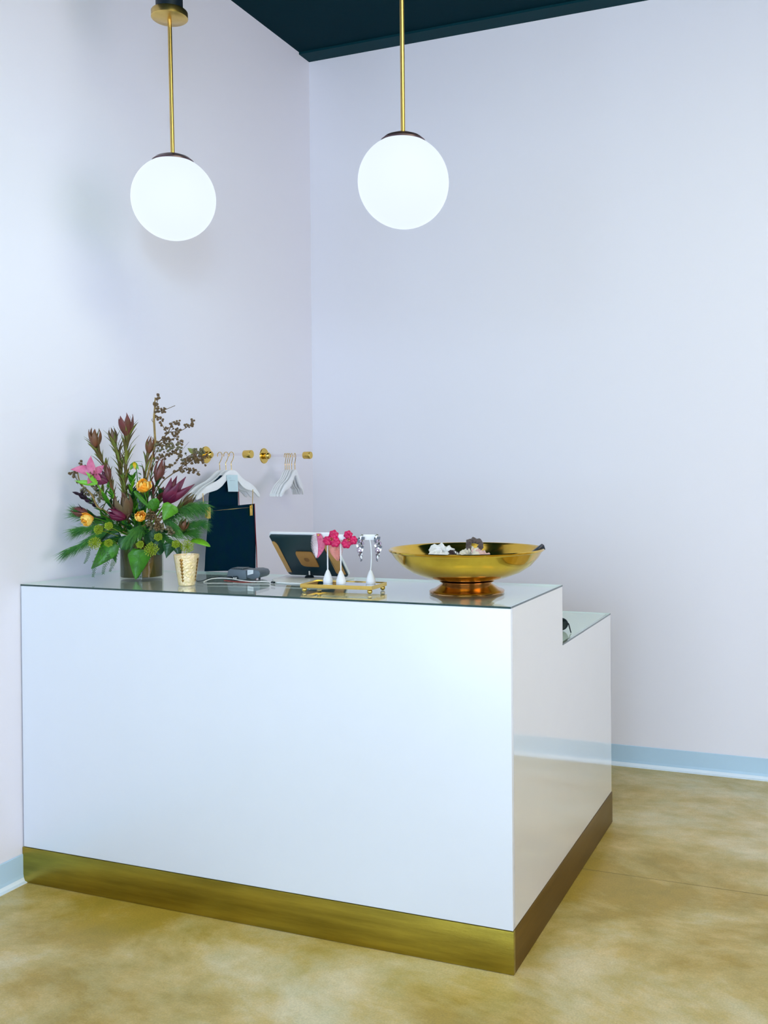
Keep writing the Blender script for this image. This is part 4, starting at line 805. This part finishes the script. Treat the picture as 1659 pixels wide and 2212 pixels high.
# ivy blooms
IG = 'ivy bloom balls in the vase'
def umbel(label, c, r, sd, path):
    t = plant('ivy_bloom', label, 'flower', IG); S = stem_path([c] + path); b = MB(); b.tube(S, .0010, 6); b.obj('stem', G_YEL, t); rd = random.Random(sd); b = MB(); n = 80
    for i in range(n):
        z = 1-2*(i+.5)/n; a = i*2.39996; q = math.sqrt(1-z*z); d = Vector((q*math.cos(a), q*math.sin(a), z)); e = c + d*r*rd.uniform(.8, 1.1); b.tube([c, e], .0005, 4)
        b.ball(e, .0018, 6, 4, (1, 1, 1.3), d)
    tag(b.obj('floret_cluster', G_YEL, t), kind='stuff')
for lb, c, r in (('yellow green ivy bloom beside big leaf over the vase', at(0.037,0.118,0.13), .025), ('yellow green ivy bloom above the gold votive', at(0.169,0.125,0.1), .024), ('small ivy bloom left of the one over the vase', at(-0.005,0.135,0.13), .013),
                 ('ivy bloom under the leftmost rose', at(-0.158,0.190,0.11), .017), ('larger ivy bloom above the dark left ivy leaf', at(-0.171,0.142,0.13), .022), ('brownish ivy bloom beneath the wine leucadendron', at(-0.120,0.204,0.12), .014), ('ivy bloom with pale stalk beside the left ivy leaf', at(-0.121,0.141,0.12), .014),
                 ('ivy bloom below the brown seed pod cluster', at(0.062,0.162,0.12), .014), ('pale ivy bloom between the dark leaves at right', at(0.127,0.134,0.11), .014)):
    umbel(lb, c, r, int(r*1e4), [c*.6 + Vector((0, 0, .05)) - VD*.02])
# ferns
def fern(label, P, sd, w0=.02):
    t = plant('fern_sprig', label, 'foliage', 'fine fern sprigs'); S = smooth_path(P, 5); T_ = stem_path(P); b = MB(); b.tube(T_, .0007, 5); b.obj('stem', G_FERN, t); rd = random.Random(sd); b = MB()
    for i in range(1, len(S)*2-2):
        k = i/2; a = int(k); p = S[a].lerp(S[min(a+1, len(S)-1)], k-a); tg = (S[max(a-1, 0)]-S[min(a+1, len(S)-1)]).normalized(); s_ = tg.cross(VD).normalized()*(1 if i % 2 else -1); wl = w0*(.25+.75*i/(len(S)*2))*rd.uniform(.8, 1.2)
        e = p + s_*wl*.8 + tg*wl*.7; b.leaf(p, e, .0022, VD, 0, .1, 3)
        for j in (.4, .7): q = p.lerp(e, j); b.leaf(q, q + tg*wl*.35, .0014, VD, 0, .1, 2)
    tag(b.obj('leaflets', G_FERN, t), kind='stuff')
fern('fine fern sprig hanging lowest left of the vase', [at(-0.179,0.018,0.13), at(-0.174,0.046,0.13), at(-0.165,0.084,0.12), at(-0.125,0.137,0.08)], 1)
fern('short fern sprig under the big left ivy leaf', [at(-0.142,0.028,0.12), at(-0.137,0.053,0.12), at(-0.120,0.093,0.1), at(-0.099,0.137,0.06)], 2)
fern('fern sprig nearest to the vase under the left leaf', [at(-0.118,0.035,0.1), at(-0.107,0.060,0.1), at(-0.099,0.088,0.08), at(-0.084,0.137,0.05)], 3)
fern('fern sprig below the lowest left pine needles', [at(-0.211,0.067,0.12), at(-0.199,0.088,0.12), at(-0.190,0.120,0.11), at(-0.142,0.155,0.07)], 4, .016)
# filler greens
def filler(label, P, n, L, wd, mm, sd, out=1.0, v1=.6):
    t = plant('greenery_sprig', label, 'foliage'); S = stem_path(P); b = MB(); b.tube(S, .0014, 6); b.obj('stem', G_MID, t); side_leaves(t, S, n, mm, L, wd, out, 0, v1, sd=sd)
filler('leafy green sprig left of centre behind the wine flowers', [at(-0.123,0.366,0.03), at(-0.106,0.313,0.04), at(-0.077,0.243,0.03)], 34, .028, .011, [G_MID, G_BRT, G_MID], 41)
filler('leafy green sprig in centre behind the small rose', [at(-0.032,0.383,0.03), at(-0.032,0.331,0.04), at(-0.025,0.243,0.04)], 34, .034, .013, [G_MID, G_DK, G_BRT], 42)
filler('dark green sprig filling the middle of the flowers', [at(0.021,0.331,-0.02), at(0.011,0.278,0), at(0.000,0.190,0)], 34, .045, .02, [G_DK, G_MID], 43)
filler('dark green sprig low at left above the vase rim', [at(-0.142,0.225,0.02), at(-0.099,0.199,0.03), at(-0.055,0.172,0.03)], 30, .045, .018, [G_DK, G_MID], 44)
filler('dark green sprig low at right above the vase rim', [at(0.165,0.181,0.03), at(0.113,0.181,0.04), at(0.051,0.172,0.04)], 32, .045, .02, [G_DK, G_MID], 45)
filler('dark purple sprig at left beneath the pink lily', [at(-0.229,0.320,0.05), at(-0.208,0.303,0.05), at(-0.160,0.269,0.04), at(-0.107,0.225,0.03)], 22, .026, .017, [PUR], 46, 1.3, .42)
filler('olive sprig with narrow leaves behind left purple leaves', [at(-0.186,0.296,0.02), at(-0.148,0.260,0.03), at(-0.090,0.208,0.03)], 20, .045, .008, [G_OL, G_MID], 47)
filler('thin bronze sprig standing under the twig fork', [at(0.053,0.463,-0.01), at(0.042,0.401,-0.01), at(0.028,0.313,0)], 16, .042, .007, [G_BR, MAR, G_OL], 48, .5)
filler('bushy green sprig behind everything above the vase', [at(-0.028,0.313,-0.03), at(-0.019,0.243,-0.02), at(-0.011,0.172,-0.01)], 36, .055, .022, [G_DK, G_MID], 49, 1.2)
filler('dark green sprig in front just above vase rim', [at(-0.063,0.216,0.08), at(-0.037,0.190,0.07), at(-0.011,0.164,0.04)], 26, .035, .018, [G_DK, G_MID], 50, 1.1, .5)
filler('dark leafy sprig right of centre under the pointed wine bud', [at(0.077,0.327,0.03), at(0.063,0.287,0.04), at(0.033,0.216,0.03)], 30, .038, .015, [G_DK, G_OL, MAR], 51, .9, .5)
filler('olive leafy sprig left of centre below the plum lily', [at(-0.148,0.327,0.03), at(-0.120,0.287,0.04), at(-0.077,0.225,0.03)], 30, .040, .012, [G_OL, G_DK, G_MID], 52, 1.0, .55)
filler('thin olive sprig rising between the two left leucadendrons', [at(-0.084,0.471,0.01), at(-0.077,0.419,0.01), at(-0.060,0.313,0)], 26, .052, .008, [G_OL, G_OL, G_BR], 53, .6, .6)
filler('leafy dark sprig low in the centre over the vase rim', [at(0.021,0.190,0.1), at(0.011,0.172,0.08), at(-0.004,0.158,0.05)], 22, .034, .018, [G_DK, G_MID], 54, 1.2, .5)
